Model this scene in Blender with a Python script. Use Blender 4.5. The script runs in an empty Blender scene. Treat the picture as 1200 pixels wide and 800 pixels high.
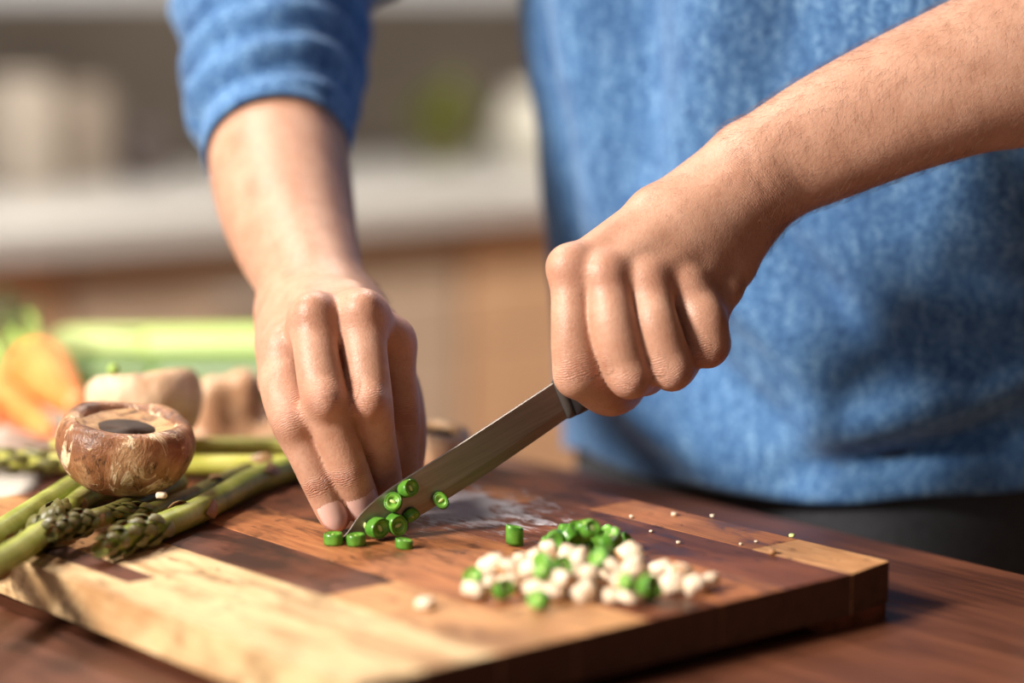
import bpy, bmesh, math, random
import numpy as np
from mathutils import Vector, Matrix, noise as mnoise

scene = bpy.context.scene
COL = scene.collection
rnd = random.Random(7)

# ------------------------------------------------------------------ camera
FPX = 2845.0
PITCH = math.radians(8.4)
CAMZ = 0.25                       # cutting board surface is z = 0
cam_d = bpy.data.cameras.new('camera')
cam = bpy.data.objects.new('camera', cam_d)
COL.objects.link(cam)
cam.location = (0, 0, CAMZ)
cam.rotation_euler = (math.pi/2 - PITCH, 0, 0)
cam_d.sensor_width = 36
cam_d.lens = FPX/1200*36
cam_d.clip_start = 0.05
cam_d.dof.use_dof = True
cam_d.dof.focus_distance = 1.115
cam_d.dof.aperture_fstop = 2.25
scene.camera = cam

# ------------------------------------------------------------------ light
world = bpy.data.worlds.new('world'); scene.world = world
world.use_nodes = True
bg = world.node_tree.nodes['Background']
bg.inputs[0].default_value = (0.80, 0.88, 1.0, 1)
bg.inputs[1].default_value = 0.32
sun_d = bpy.data.lights.new('sun', 'SUN')
sun_d.energy = 5.4
sun_d.angle = math.radians(13)
sun_d.color = (1.0, 0.915, 0.81)
sun = bpy.data.objects.new('sun', sun_d); COL.objects.link(sun)
SUNV = Vector((-0.74, -0.45, 0.50)).normalized()
sun.rotation_euler = SUNV.to_track_quat('Z', 'Y').to_euler()
sun.location = SUNV*4
vs = scene.view_settings
vs.view_transform = 'Standard'; vs.look = 'None'; vs.gamma = 1.0
vs.use_curve_mapping = False
vs.exposure = 0.38

# ------------------------------------------------------------------ geometry helpers
def ray(px, py):
    u = (px-600)/FPX; v = (400-py)/FPX
    return Vector((u, math.cos(PITCH)+v*math.sin(PITCH), -math.sin(PITCH)+v*math.cos(PITCH)))
def P(px, py, Y):
    d = ray(px, py); return Vector((0, 0, CAMZ)) + d*(Y/d.y)
def PZ(px, py, z=0.0):
    d = ray(px, py); return Vector((0, 0, CAMZ)) + d*((z-CAMZ)/d.z)

U = Vector((-.64, .768, 0)).normalized()          # along the table edge
V = Vector((-U.y, U.x, 0))                        # away from the cook
PHI = math.atan2(U.y, U.x)
TZ = -0.0245                                       # table top

def tag(o, label=None, cat=None, group=None, kind=None):
    if label: o['label'] = label
    if cat: o['category'] = cat
    if group: o['group'] = group
    if kind: o['kind'] = kind
    return o
def empty(name, loc=(0, 0, 0), rz=0.0):
    o = bpy.data.objects.new(name, None); COL.objects.link(o)
    o.location = loc; o.rotation_euler = (0, 0, rz); o.empty_display_size = .02
    return o
def mesh(name, verts, faces, smooth=True):
    me = bpy.data.meshes.new(name)
    me.from_pydata([tuple(v) for v in verts], [], [tuple(f) for f in faces]); me.update()
    if smooth: me.polygons.foreach_set('use_smooth', [True]*len(me.polygons))
    return me
def obj(name, me, m=None, parent=None, loc=None, rot=None):
    o = bpy.data.objects.new(name, me); COL.objects.link(o)
    if m is not None and len(me.materials) == 0: me.materials.append(m)
    if parent is not None: o.parent = parent
    if loc is not None: o.location = loc
    if rot is not None: o.rotation_euler = rot
    return o
def from_bm(name, bm, smooth=True):
    me = bpy.data.meshes.new(name)
    bmesh.ops.recalc_face_normals(bm, faces=bm.faces)
    bm.to_mesh(me); bm.free()
    if smooth: me.polygons.foreach_set('use_smooth', [True]*len(me.polygons))
    return me
def box_mesh(name, x0, x1, y0, y1, z0, z1, bev=0.0, seg=2):
    bm = bmesh.new()
    bmesh.ops.create_cube(bm, size=1)
    for v in bm.verts:
        v.co = Vector(((x0+x1)/2+v.co.x*(x1-x0), (y0+y1)/2+v.co.y*(y1-y0), (z0+z1)/2+v.co.z*(z1-z0)))
    if bev > 0:
        bmesh.ops.bevel(bm, geom=list(bm.edges), offset=bev, segments=seg, profile=.5, affect='EDGES')
    return from_bm(name, bm, False)
def lathe(prof, n=32, fn=None):
    verts = []; faces = []
    for i, (r, z) in enumerate(prof):
        for j in range(n):
            a = 2*math.pi*j/n
            p = Vector((r*math.cos(a), r*math.sin(a), z))
            if fn: p = fn(p, a, i)
            verts.append(p)
    for i in range(len(prof)-1):
        for j in range(n):
            k = (j+1) % n
            faces.append((i*n+j, i*n+k, (i+1)*n+k, (i+1)*n+j))
    faces.append(tuple(reversed(range(n))))
    faces.append(tuple((len(prof)-1)*n+j for j in range(n)))
    return verts, faces
def catmull(pts, m):
    out = []
    n = len(pts)
    for i in range(n-1):
        p0 = pts[max(i-1, 0)]; p1 = pts[i]; p2 = pts[i+1]; p3 = pts[min(i+2, n-1)]
        for k in range(m):
            t = k/m
            out.append(tuple(.5*(2*b+(-a+c)*t+(2*a-5*b+4*c-d)*t*t+(-a+3*b-3*c+d)*t**3)
                             for a, b, c, d in zip(p0, p1, p2, p3)))
    out.append(tuple(pts[-1]))
    return out
def tube(path, radii, n=12, fn=None, cap=True):
    """path: list of Vectors; returns verts, faces, frames"""
    verts = []; faces = []; frames = []
    up = None
    for i, p in enumerate(path):
        t = (path[min(i+1, len(path)-1)]-path[max(i-1, 0)]).normalized()
        if up is None:
            up = Vector((0, 0, 1)) if abs(t.z) < .9 else Vector((1, 0, 0))
        x = up.cross(t).normalized(); y = t.cross(x).normalized(); up = y
        frames.append((p, t, x, y))
        for j in range(n):
            a = 2*math.pi*j/n
            r = radii[i]*(fn(i, a) if fn else 1)
            verts.append(p + x*(r*math.cos(a)) + y*(r*math.sin(a)))
    for i in range(len(path)-1):
        for j in range(n):
            k = (j+1) % n
            faces.append((i*n+j, i*n+k, (i+1)*n+k, (i+1)*n+j))
    if cap:
        faces.append(tuple(reversed(range(n))))
        faces.append(tuple((len(path)-1)*n+j for j in range(n)))
    return verts, faces, frames

# ------------------------------------------------------------------ material helpers
class NT:
    def __init__(s, name, rough=.5, spec=.5):
        s.m = bpy.data.materials.new(name); s.m.use_nodes = True
        s.t = s.m.node_tree; s.n = s.t.nodes; s.b = s.n['Principled BSDF']
        s.b.inputs['Roughness'].default_value = rough
        s.b.inputs['Specular IOR Level'].default_value = spec
    def l(s, a, b): s.t.links.new(a, b); return s
    def set(s, key, val):
        if hasattr(val, 'is_linked') or isinstance(val, bpy.types.NodeSocket): s.l(val, s.b.inputs[key])
        else: s.b.inputs[key].default_value = (*val, 1) if (key == 'Base Color' and len(val) == 3) else val
        return s
    def coord(s, ob=None, scale=(1, 1, 1), loc=(0, 0, 0), kind='Object', rot=(0, 0, 0)):
        c = s.n.new('ShaderNodeTexCoord')
        if ob: c.object = ob
        mp = s.n.new('ShaderNodeMapping')
        mp.inputs['Scale'].default_value = scale; mp.inputs['Location'].default_value = loc
        mp.inputs['Rotation'].default_value = rot
        s.l(c.outputs[kind], mp.inputs[0]); return mp.outputs[0]
    def noise(s, vec, scale, detail=4, rough=.55, dist=0.0):
        n = s.n.new('ShaderNodeTexNoise'); n.inputs['Scale'].default_value = scale
        n.inputs['Detail'].default_value = detail; n.inputs['Roughness'].default_value = rough
        n.inputs['Distortion'].default_value = dist
        s.l(vec, n.inputs['Vector']); return n.outputs['Fac']
    def voro(s, vec, scale, feature='F1', out='Distance'):
        n = s.n.new('ShaderNodeTexVoronoi'); n.feature = feature
        n.inputs['Scale'].default_value = scale
        s.l(vec, n.inputs['Vector']); return n.outputs[out]
    def wave(s, vec, scale, dist=2, detail=2, dscale=1.5, axis='X'):
        n = s.n.new('ShaderNodeTexWave'); n.bands_direction = axis
        n.inputs['Scale'].default_value = scale; n.inputs['Distortion'].default_value = dist
        n.inputs['Detail'].default_value = detail; n.inputs['Detail Scale'].default_value = dscale
        s.l(vec, n.inputs['Vector']); return n.outputs['Fac']
    def ramp(s, fac, stops, interp='LINEAR'):
        r = s.n.new('ShaderNodeValToRGB'); e = r.color_ramp.elements
        r.color_ramp.interpolation = interp
        while len(e) < len(stops): e.new(0.5)
        for el, (p, c) in zip(e, stops):
            el.position = p; el.color = (c, c, c, 1) if isinstance(c, (int, float)) else (*c[:3], 1)
        s.l(fac, r.inputs[0]); return r.outputs[0]
    def math(s, op, a, b=0.0, c=0.0, clamp=False):
        n = s.n.new('ShaderNodeMath'); n.operation = op; n.use_clamp = clamp
        for i, v in enumerate((a, b, c)):
            if isinstance(v, (int, float)): n.inputs[i].default_value = v
            else: s.l(v, n.inputs[i])
        return n.outputs[0]
    def mix(s, fac, a, b, blend='MIX'):
        n = s.n.new('ShaderNodeMix'); n.data_type = 'RGBA'; n.blend_type = blend
        ins = [n.inputs[0], n.inputs[6], n.inputs[7]]
        for i, v in zip(ins, (fac, a, b)):
            if isinstance(v, (int, float)): i.default_value = v
            elif isinstance(v, tuple): i.default_value = (*v[:3], 1)
            else: s.l(v, i)
        return n.outputs[2]
    def attr(s, name, out='Fac'):
        n = s.n.new('ShaderNodeAttribute'); n.attribute_name = name; return n.outputs[out]
    def sep(s, vec):
        n = s.n.new('ShaderNodeSeparateXYZ'); s.l(vec, n.inputs[0]); return n.outputs
    def bump(s, h, strength=.3, dist=.001, prev=None):
        n = s.n.new('ShaderNodeBump'); n.inputs['Strength'].default_value = strength
        n.inputs['Distance'].default_value = dist
        s.l(h, n.inputs['Height'])
        if prev is not None: s.l(prev, n.inputs['Normal'])
        s.l(n.outputs[0], s.b.inputs['Normal']); return n.outputs[0]
def lin(r, g, b):
    f = lambda c: (c/255/12.92) if c/255 <= .04045 else ((c/255+.055)/1.055)**2.4
    return (f(r), f(g), f(b))
def simple(name, col, rough=.5, var=.25, scale=40, bump=0.0, spec=.5, sss=0.0, srad=(.004, .002, .001)):
    m = NT(name, rough, spec)
    v = m.coord()
    n = m.noise(v, scale, 5)
    dark = tuple(c*(1-var) for c in col); lite = tuple(min(1, c*(1+var)) for c in col)
    m.set('Base Color', m.ramp(n, [(.3, dark), (.7, lite)]))
    if bump: m.bump(n, bump, .002)
    if sss:
        m.set('Subsurface Weight', sss); m.set('Subsurface Radius', srad); m.set('Subsurface Scale', 1.0)
    return m.m

# ------------------------------------------------------------------ structure: floor, wall
FLOOR_Z = -0.92
m = NT('floor_boards', .45)
v = m.coord(scale=(1, 8, 1))
m.set('Base Color', m.ramp(m.noise(v, 3), [(.3, lin(120, 88, 62)), (.7, lin(160, 122, 90))]))
fl = obj('floor', box_mesh('floor', -2.4, 3.3, -4.7, .74, FLOOR_Z-.05, FLOOR_Z), m.m)

# kitchen run: local x along +R (right, away), local y toward the back wall
RDIR = -V                                   # (.768, .64)
CF = Vector((-.578, 2.74, 0))               # a point on the counter's front edge
KROT = math.atan2(RDIR.y, RDIR.x)
fl.location = CF; fl.rotation_euler = (0, 0, KROT)
tag(fl, 'brown wooden kitchen floor', 'floor', kind='structure')
wallm = NT('taupe_wall', .8)
v = wallm.coord()
wallm.set('Base Color', wallm.ramp(wallm.noise(v, 2), [(.3, lin(160, 148, 137)), (.7, lin(172, 160, 148))]))
wb = obj('wall_back', box_mesh('wall_back', -2.4, 3.2, .64, .74, FLOOR_Z, 1.6), wallm.m,
         loc=CF, rot=(0, 0, KROT))
tag(wb, 'taupe kitchen wall behind the white worktop', 'wall', kind='structure')

brownwall = simple('brown_wall', lin(92, 76, 64), .8, .1, 4)
for nm, bx, lab in (('wall_right', (3.2, 3.3, -4.6, .74, FLOOR_Z, 1.6), 'dark brown side wall of the kitchen'),
                    ('wall_front', (-2.4, 3.3, -4.7, -4.6, FLOOR_Z, 1.6), 'dark brown wall facing the kitchen worktop'),
                    ('ceiling', (-2.4, 3.3, -4.7, .74, 1.6, 1.7), 'plain ceiling of the kitchen')):
    o = obj(nm, box_mesh(nm, *bx), wallm.m if nm == 'ceiling' else brownwall, loc=CF, rot=(0, 0, KROT))
    tag(o, lab, nm.split('_')[0], kind='structure')

# ------------------------------------------------------------------ dining table
EDGE = Vector((.131, 1.24, 0))              # a point on the table's edge beside the cook
tw = []
for i, (c0, c1) in enumerate([((66, 37, 26), (112, 66, 45)), ((72, 41, 29), (122, 73, 50)), ((60, 34, 24), (102, 59, 41))]):
    m = NT('walnut_table_%d' % i, .45, .35)
    v = m.coord(scale=(2.2, 26, 26), loc=(i*3.1, i, 0))
    n = m.noise(v, 5, 6, .6, .6)
    m.set('Base Color', m.ramp(n, [(.28, lin(*c0)), (.72, lin(*c1))]))
    m.set('Roughness', m.ramp(n, [(.3, .40), (.7, .55)]))
    m.bump(n, .12, .001)
    tw.append(m.m)
table = empty('dining_table', (EDGE.x, EDGE.y, 0), PHI)       # local x along the edge, local y away from the cook
tag(table, 'brown wooden plank dining table under the cutting board', 'table')
PW = .115
for i in range(9):
    me = box_mesh('plank', -.95, 1.15, i*PW, (i+1)*PW-.0004, TZ-.032, TZ)
    obj('plank', me, tw[i % 3], table)
for yy in (.05, 9*PW-.07):
    obj('apron', box_mesh('apron', -.85, 1.05, yy, yy+.02, TZ-.12, TZ-.031), tw[0], table)
for xx in (-.86, 1.02):
    for yy in (.045, 9*PW-.085):
        obj('leg', box_mesh('leg', xx, xx+.06, yy, yy+.06, FLOOR_Z, TZ-.031, .004, 1), tw[0], table)

# ------------------------------------------------------------------ cutting board
R0 = Vector((.163, 1.028, 0)) - V*.007
board = empty('cutting_board', R0, PHI)
tag(board, 'thick wooden cutting board of glued light and dark strips with small feet', 'cutting board')
BT = .0185
def wood(name, ca, cb, rough, seed):
    rough += .14; m = NT(name, rough, .32)
    v = m.coord(ob=board, scale=(5, 46, 46), loc=(seed*1.7, seed*.9, 0))
    n = m.noise(v, 4, 7, .62, 1.2)
    fine = m.noise(m.coord(ob=board, scale=(14, 300, 300), loc=(seed, 0, 0)), 3, 4, .6)
    col = m.ramp(n, [(.25, lin(*ca)), (.75, lin(*cb))])
    col = m.mix(m.ramp(fine, [(.35, .30), (.6, 0.0)]), col, tuple(c*.55 for c in lin(*ca)))
    # dark soaked stains scattered over the worn surface
    vb = m.coord(ob=board, scale=(1, 2.2, 1))
    st = m.ramp(m.noise(vb, 17, 6, .65, .6), [(.50, 0.0), (.60, .85)])
    st2 = m.ramp(m.noise(m.coord(ob=board, scale=(1, 1.8, 1), loc=(.7, .2, 0)), 60, 6, .7, .4), [(.58, 0.0), (.66, .8)])
    col = m.mix(st, col, tuple(c*(.50 if ca[0] > 170 else .40) for c in lin(*ca)))
    col = m.mix(st2, col, tuple(c*.30 for c in lin(*ca)))
    # brown streaks soaked in along the grain
    sk2 = m.noise(m.coord(ob=board, scale=(1, 5.5, 1), loc=(seed*.37, 0, 0)), 9, 6, .62, .9)
    col = m.mix(m.ramp(sk2, [(.50, 0.0), (.63, .62 if ca[0] > 170 else .5)]), col, lin(158, 108, 64) if ca[0] > 170 else tuple(c*.45 for c in lin(*ca)))
    # sky reflection on the wet board, painted in as a ragged pale grey area
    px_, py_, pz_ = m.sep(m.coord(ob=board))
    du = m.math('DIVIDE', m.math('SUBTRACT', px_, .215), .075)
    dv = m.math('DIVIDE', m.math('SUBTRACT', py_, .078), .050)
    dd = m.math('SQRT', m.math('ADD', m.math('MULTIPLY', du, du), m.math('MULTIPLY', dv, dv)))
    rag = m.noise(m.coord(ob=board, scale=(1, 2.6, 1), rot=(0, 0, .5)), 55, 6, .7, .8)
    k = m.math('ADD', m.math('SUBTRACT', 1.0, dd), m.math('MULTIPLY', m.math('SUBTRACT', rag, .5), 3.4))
    sky_sheen = m.ramp(k, [(.25, 0.0), (.60, .9)])
    col = m.mix(sky_sheen, col, lin(176, 172, 178))
    m.set('Base Color', col)
    m.set('Roughness', m.ramp(st, [(0, rough), (1, rough-.16)]))
    m.bump(m.math('ADD', fine, m.math('MULTIPLY', n, .6)), .22, .0008)
    return m.m
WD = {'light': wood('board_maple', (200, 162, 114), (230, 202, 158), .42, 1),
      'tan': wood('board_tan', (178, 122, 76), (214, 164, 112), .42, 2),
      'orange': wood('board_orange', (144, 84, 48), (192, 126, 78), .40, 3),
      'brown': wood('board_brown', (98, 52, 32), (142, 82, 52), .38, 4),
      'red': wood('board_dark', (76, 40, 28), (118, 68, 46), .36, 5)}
ENDG = simple('dark_end_grain', lin(74, 48, 34), .55, .3, 160, .3)
strips = [(.000, .030, [('tan', 0, .06), ('orange', .06, .17), ('brown', .17, .375)]),
          (.030, .070, [('brown', 0, .20), ('orange', .20, .375)]),
          (.070, .108, [('orange', 0, .10), ('brown', .10, .24), ('red', .24, .375)]),
          (.108, .148, [('brown', 0, .07), ('orange', .07, .18), ('brown', .18, .375)]),
          (.148, .187, [('tan', 0, .05), ('orange', .05, .27), ('brown', .27, .375)]),
          (.187, .225, [('tan', 0, .115), ('red', .115, .33), ('brown', .33, .375)]),
          (.225, .262, [('light', 0, .23), ('tan', .23, .375)]),
          (.262, .276, [('light', 0, .185), ('red', .185, .262), ('light', .262, .375)]),
          (.276, .292, [('light', 0, .375)])]
for v0, v1, segs in strips:
    for w, u0, u1 in segs:
        me = box_mesh('strip', u0, u1-.0002, v0, v1-.0003, -BT, rnd.uniform(-.00015, 0), .0002, 1)
        # eased outer corner beside the cook
        for vv in me.vertices:
            if vv.co.x < .006 and vv.co.y < .006:
                vv.co.x += .006*(1-vv.co.y/.006)*.9
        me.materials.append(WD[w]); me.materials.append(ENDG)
        for p in me.polygons:
            if abs(p.normal.x) > .9: p.material_index = 1
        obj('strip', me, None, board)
footm = WD['brown']
for u0 in (.003, .325):
    for v0, v1 in ((.004, .058), (.234, .288)):
        bm = bmesh.new()
        s0 = .012 if v0 < .1 else -.012
        a, b = v0, v1
        top = [(u0, a), (u0+.047, a), (u0+.047, b), (u0, b)]
        bot = [(u0, a if s0 > 0 else a+.012), (u0+.047, a if s0 > 0 else a+.012),
               (u0+.047, b-.012 if s0 > 0 else b), (u0, b-.012 if s0 > 0 else b)]
        vt = [bm.verts.new((x, y, -BT+.0005)) for x, y in top]
        vb = [bm.verts.new((x, y, TZ)) for x, y in bot]
        bm.faces.new(vt); bm.faces.new(list(reversed(vb)))
        for i in range(4):
            j = (i+1) % 4; bm.faces.new((vt[i], vb[i], vb[j], vt[j]))
        obj('foot', from_bm('foot', bm, False), footm, board)

# ------------------------------------------------------------------ knife frame (used by hand and knife)
K0 = PZ(400, 634, .0002)
K1 = P(669, 487, 1.116)
KD = (K1-K0).normalized(); KL = (K1-K0).length
KN = KD.cross(Vector((0, 0, 1))).normalized()
if KN.y > 0: KN = -KN                                  # toward the camera
KU = KN.cross(KD).normalized()
if KU.z < 0: KU = -KU

# ------------------------------------------------------------------ the cook: one continuous body surface
def steps(*spec):
    out = [spec[0][0]]
    for a, b, h in spec:
        n = max(1, int(round((b-a)/h)))
        out += [a+(b-a)*i/n for i in range(1, n+1)]
    return np.array(out, dtype=np.float32)
class Field:
    def __init__(s, xs, ys, zs, big=.03):
        s.xs, s.ys, s.zs = xs, ys, zs
        s.D = np.full((len(xs), len(ys), len(zs)), big, np.float32)
    def reg(s, pts, rs, mar):
        lo = [min(p[i]-r for p, r in zip(pts, rs))-mar for i in range(3)]
        hi = [max(p[i]+r for p, r in zip(pts, rs))+mar for i in range(3)]
        sl = []
        for ax, l, h in zip((s.xs, s.ys, s.zs), lo, hi):
            sl.append(slice(int(np.searchsorted(ax, l)), int(np.searchsorted(ax, h, 'right'))))
        return tuple(sl)
    def grid(s, r):
        return s.xs[r[0]][:, None, None], s.ys[r[1]][None, :, None], s.zs[r[2]][None, None, :]
def d_cone(G, a, b, ra, rb):
    X, Y, Z = G
    ab = np.array(b, np.float32)-np.array(a, np.float32)
    L2 = float(ab@ab)+1e-12
    px, py, pz = X-a[0], Y-a[1], Z-a[2]
    t = np.clip((px*ab[0]+py*ab[1]+pz*ab[2])/L2, 0, 1)
    return np.sqrt((px-t*ab[0])**2+(py-t*ab[1])**2+(pz-t*ab[2])**2)-(ra+t*(rb-ra))
def smin(a, b, k):
    if k <= 0: return np.minimum(a, b)
    h = np.maximum(k-np.abs(a-b), 0)/k
    return np.minimum(a, b)-h*h*k*.25
def chain_field(F, r, joints, k):
    G = F.grid(r); d = None
    for (a, ra), (b, rb) in zip(joints[:-1], joints[1:]):
        e = d_cone(G, a, b, ra, rb)
        d = e if d is None else smin(d, e, k)
    return d
def add_chain(F, joints, k, kin=.004):
    if len(joints) > 4:
        joints = [(Vector(q[:3]), q[3]) for q in catmull([(*j[0], j[1]) for j in joints], 4)]; kin = min(kin, .003)
    r = F.reg([j[0] for j in joints], [j[1] for j in joints], .012+k)
    F.D[r] = smin(F.D[r], chain_field(F, r, joints, kin), k)
def surface_nets(F):
    D, xs, ys, zs = F.D, F.xs, F.ys, F.zs
    S = D < 0
    c = np.zeros(tuple(n-1 for n in D.shape), np.int8)
    sl = (slice(0, -1), slice(1, None))
    for i in (0, 1):
        for j in (0, 1):
            for k in (0, 1):
                c += S[sl[i], sl[j], sl[k]]
    act = (c > 0) & (c < 8)
    I = np.argwhere(act)
    ids = np.full(act.shape, -1, np.int32); ids[act] = np.arange(len(I))
    acc = np.zeros((len(I), 3)); cnt = np.zeros(len(I))
    ax = (xs, ys, zs)
    corners = [(i, j, k) for i in (0, 1) for j in (0, 1) for k in (0, 1)]
    for a in corners:
        for d in range(3):
            if a[d]: continue
            b = list(a); b[d] = 1
            Ia = I+np.array(a); Ib = I+np.array(b)
            da = D[Ia[:, 0], Ia[:, 1], Ia[:, 2]]; db = D[Ib[:, 0], Ib[:, 1], Ib[:, 2]]
            mk = (da < 0) != (db < 0)
            t = np.where(mk, da/np.where(mk, da-db, 1), 0)
            pa = np.stack([ax[q][Ia[:, q]] for q in range(3)], 1)
            pb = np.stack([ax[q][Ib[:, q]] for q in range(3)], 1)
            p = pa+(pb-pa)*t[:, None]
            acc[mk] += p[mk]; cnt[mk] += 1
    pos = acc/cnt[:, None]
    quads = []
    for d in range(3):
        s0 = [slice(None)]*3; s1 = [slice(None)]*3
        s0[d] = slice(0, -1); s1[d] = slice(1, None)
        E = np.argwhere(S[tuple(s0)] != S[tuple(s1)])
        e, f = [q for q in range(3) if q != d]
        ok = (E[:, e] > 0) & (E[:, f] > 0) & (E[:, e] < D.shape[e]-1) & (E[:, f] < D.shape[f]-1)
        E = E[ok]
        ins = S[E[:, 0], E[:, 1], E[:, 2]]
        q = []
        for de, df in ((1, 1), (0, 1), (0, 0), (1, 0)):
            J = E.copy(); J[:, e] -= de; J[:, f] -= df
            q.append(ids[J[:, 0], J[:, 1], J[:, 2]])
        Q = np.stack(q, 1)
        flip = ins if d != 1 else ~ins
        Q[~flip] = Q[~flip][:, ::-1]
        quads.append(Q)
    return pos, np.concatenate(quads)
def laplace(pos, Q, it=2, lam=.5):
    a = np.concatenate([Q[:, 0], Q[:, 1], Q[:, 2], Q[:, 3]]); b = np.concatenate([Q[:, 1], Q[:, 2], Q[:, 3], Q[:, 0]])
    n = len(pos); cnt = np.bincount(a, minlength=n)+np.bincount(b, minlength=n)
    for _ in range(it):
        s = np.stack([np.bincount(a, pos[b, q], n)+np.bincount(b, pos[a, q], n) for q in range(3)], 1)
        pos = pos*(1-lam)+lam*s/cnt[:, None]
    return pos
def vnormals(pos, Q):
    n = np.cross(pos[Q[:, 2]]-pos[Q[:, 0]], pos[Q[:, 3]]-pos[Q[:, 1]])
    out = np.zeros_like(pos)
    for q in range(4):
        for c_ in range(3): out[:, c_] += np.bincount(Q[:, q], n[:, c_], len(pos))
    return out/(np.linalg.norm(out, axis=1)[:, None]+1e-12)
def mesh_np(name, pos, Q):
    me = bpy.data.meshes.new(name)
    me.vertices.add(len(pos)); me.vertices.foreach_set('co', pos.astype(np.float32).ravel())
    me.loops.add(len(Q)*4); me.loops.foreach_set('vertex_index', Q.astype(np.int32).ravel())
    me.polygons.add(len(Q))
    me.polygons.foreach_set('loop_start', np.arange(0, len(Q)*4, 4, dtype=np.int32))
    me.polygons.foreach_set('use_smooth', np.ones(len(Q), bool))
    me.update(calc_edges=True); me.validate()
    return me
def J(px, py, Y, rp):            # a joint seen at a pixel, at depth Y, with a radius given in pixels at that depth
    return (P(px, py, Y), rp*Y/FPX)

E1 = U.copy(); E2 = V.copy()      # the cook's right, the cook's front
def torso_c(z):
    t = max(0, min(1, (z+.05)/.35))
    return Vector((.187-.003*t, 1.392+.012*t, z))
def torso_ab(z):
    pts = [(-.10, .180, .118), (-.03, .183, .124), (.05, .188, .136), (.15, .193, .146), (.25, .213, .152),
           (.36, .216, .146), (.44, .200, .125), (.49, .15, .095), (.53, .085, .075), (.60, .062, .064)]
    for (z0, a0, b0), (z1, a1, b1) in zip(pts[:-1], pts[1:]):
        if z <= z1:
            t = max(0, (z-z0)/(z1-z0)); t = t*t*(3-2*t)
            return a0+(a1-a0)*t, b0+(b1-b0)*t
    return pts[-1][1:]

xs = steps((-.24, -.112, .003), (-.112, .13, .00105), (.13, .22, .0016), (.22, .46, .005))
ys = steps((1.055, 1.20, .00105), (1.20, 1.30, .0025), (1.30, 1.68, .006))
zs = steps((-.10, -.004, .006), (-.004, .165, .00105), (.165, .27, .002), (.27, .60, .006))
F = Field(xs, ys, zs)

# torso core under the shirt
for z0 in np.arange(-.06, .47, .03):
    c = torso_c(z0); a, b = torso_ab(z0)
    rr = b-.034; sp = max(0, a-.034-rr)
    add_chain(F, [(c-E1*sp, rr), (c+E1*sp, rr)], .01)
add_chain(F, [(torso_c(.45), .055), (torso_c(.575), .050)], .03)

# right arm of the cook (holds the vegetables)
SH_R = torso_c(.43)+E1*.165
EL_R = P(318, -30, 1.405)
arm_r = [(SH_R, .055), (SH_R.lerp(EL_R, .5), .047), (EL_R, .038), (P(320, 60, 1.365), .033), (P(324, 150, 1.315), .036),
         J(331, 215, 1.275, 80), J(345, 275, 1.238, 72), J(366, 330, 1.200, 60), J(377, 362, 1.178, 54)]
add_chain(F, arm_r, .02, .02)
# left arm of the cook (holds the knife): radius and ulna side give the forearm its groove
SH_L = torso_c(.43)-E1*.165
EL_L = P(1400, -45, 1.165)
add_chain(F, [(SH_L, .055), (SH_L.lerp(EL_L, .5), .047), (EL_L, .041)], .02, .02)
add_chain(F, [(EL_L, .042), J(1230, 36, 1.160, 82), J(1130, 76, 1.155, 73), J(1040, 113, 1.150, 65), J(960, 150, 1.146, 58), J(893, 186, 1.142, 50)], .015, .012)
add_chain(F, [(EL_L, .042), J(1230, 75, 1.158, 84), J(1140, 110, 1.150, 68), J(1050, 150, 1.145, 55), J(970, 188, 1.143, 47), J(897, 222, 1.145, 40)], .012, .012)

# ---- knife hand: back of the hand and palm
W = (892, 206, 1.143)
MC = {'i': J(668, 314, 1.098, 22), 'm': J(712, 322, 1.094, 21), 'r': J(762, 332, 1.099, 22), 'p': J(806, 342, 1.108, 22)}
for key, wj in (('i', J(862, 186, 1.146, 33)), ('m', J(876, 196, 1.138, 36)), ('r', J(888, 212, 1.136, 36)), ('p', J(896, 228, 1.142, 36))):
    m_ = MC[key]
    mid = (m_[0].lerp(wj[0], .5)+Vector((0, .0045, 0)), (m_[1]*.85+wj[1])*.5)
    add_chain(F, [(m_[0], m_[1]*.95), mid, wj], .011, .008)
# palm flesh behind the metacarpals, heel of the hand
add_chain(F, [J(700, 322, 1.112, 24), J(800, 262, 1.135, 34), J(872, 220, 1.152, 40)], .010)
add_chain(F, [J(790, 345, 1.122, 26), J(850, 285, 1.142, 30), J(888, 232, 1.152, 36)], .010)
add_chain(F, [J(836, 362, 1.114, 21), J(850, 338, 1.122, 20), J(860, 312, 1.130, 25), J(882, 262, 1.142, 30)], .008)
# thumb base
add_chain(F, [J(850, 215, 1.165, 36), J(780, 290, 1.172, 34)], .012)
fing = []
def kin(s): return K0+KD*s
def curl(prox_mcp, pip, dip_off, tip_off, rp):
    return [prox_mcp, pip, dip_off, tip_off]
HF = []
HF.append([J(668, 316, 1.099, 22), J(670, 378, 1.090, 24.5), J(676, 426, 1.089, 28), J(692, 449, 1.093, 26), J(714, 466, 1.105, 22), J(736, 460, 1.128, 18), J(744, 440, 1.143, 16)])
HF.append([J(711, 326, 1.096, 22), J(718, 378, 1.085, 28), J(735, 436, 1.085, 26.5), J(748, 444, 1.098, 21), J(762, 441, 1.118, 19), J(766, 420, 1.144, 16)])
HF.append([J(760, 334, 1.100, 23), J(769, 378, 1.088, 26.5), J(785, 426, 1.090, 27.5), J(798, 428, 1.108, 21), J(806, 415, 1.130, 18), J(800, 395, 1.152, 16)])
HF.append([J(806, 346, 1.108, 25), J(822, 374, 1.100, 30), J(828, 402, 1.102, 26.5), J(836, 402, 1.120, 21), J(836, 388, 1.140, 17), J(822, 370, 1.156, 15)])
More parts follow.
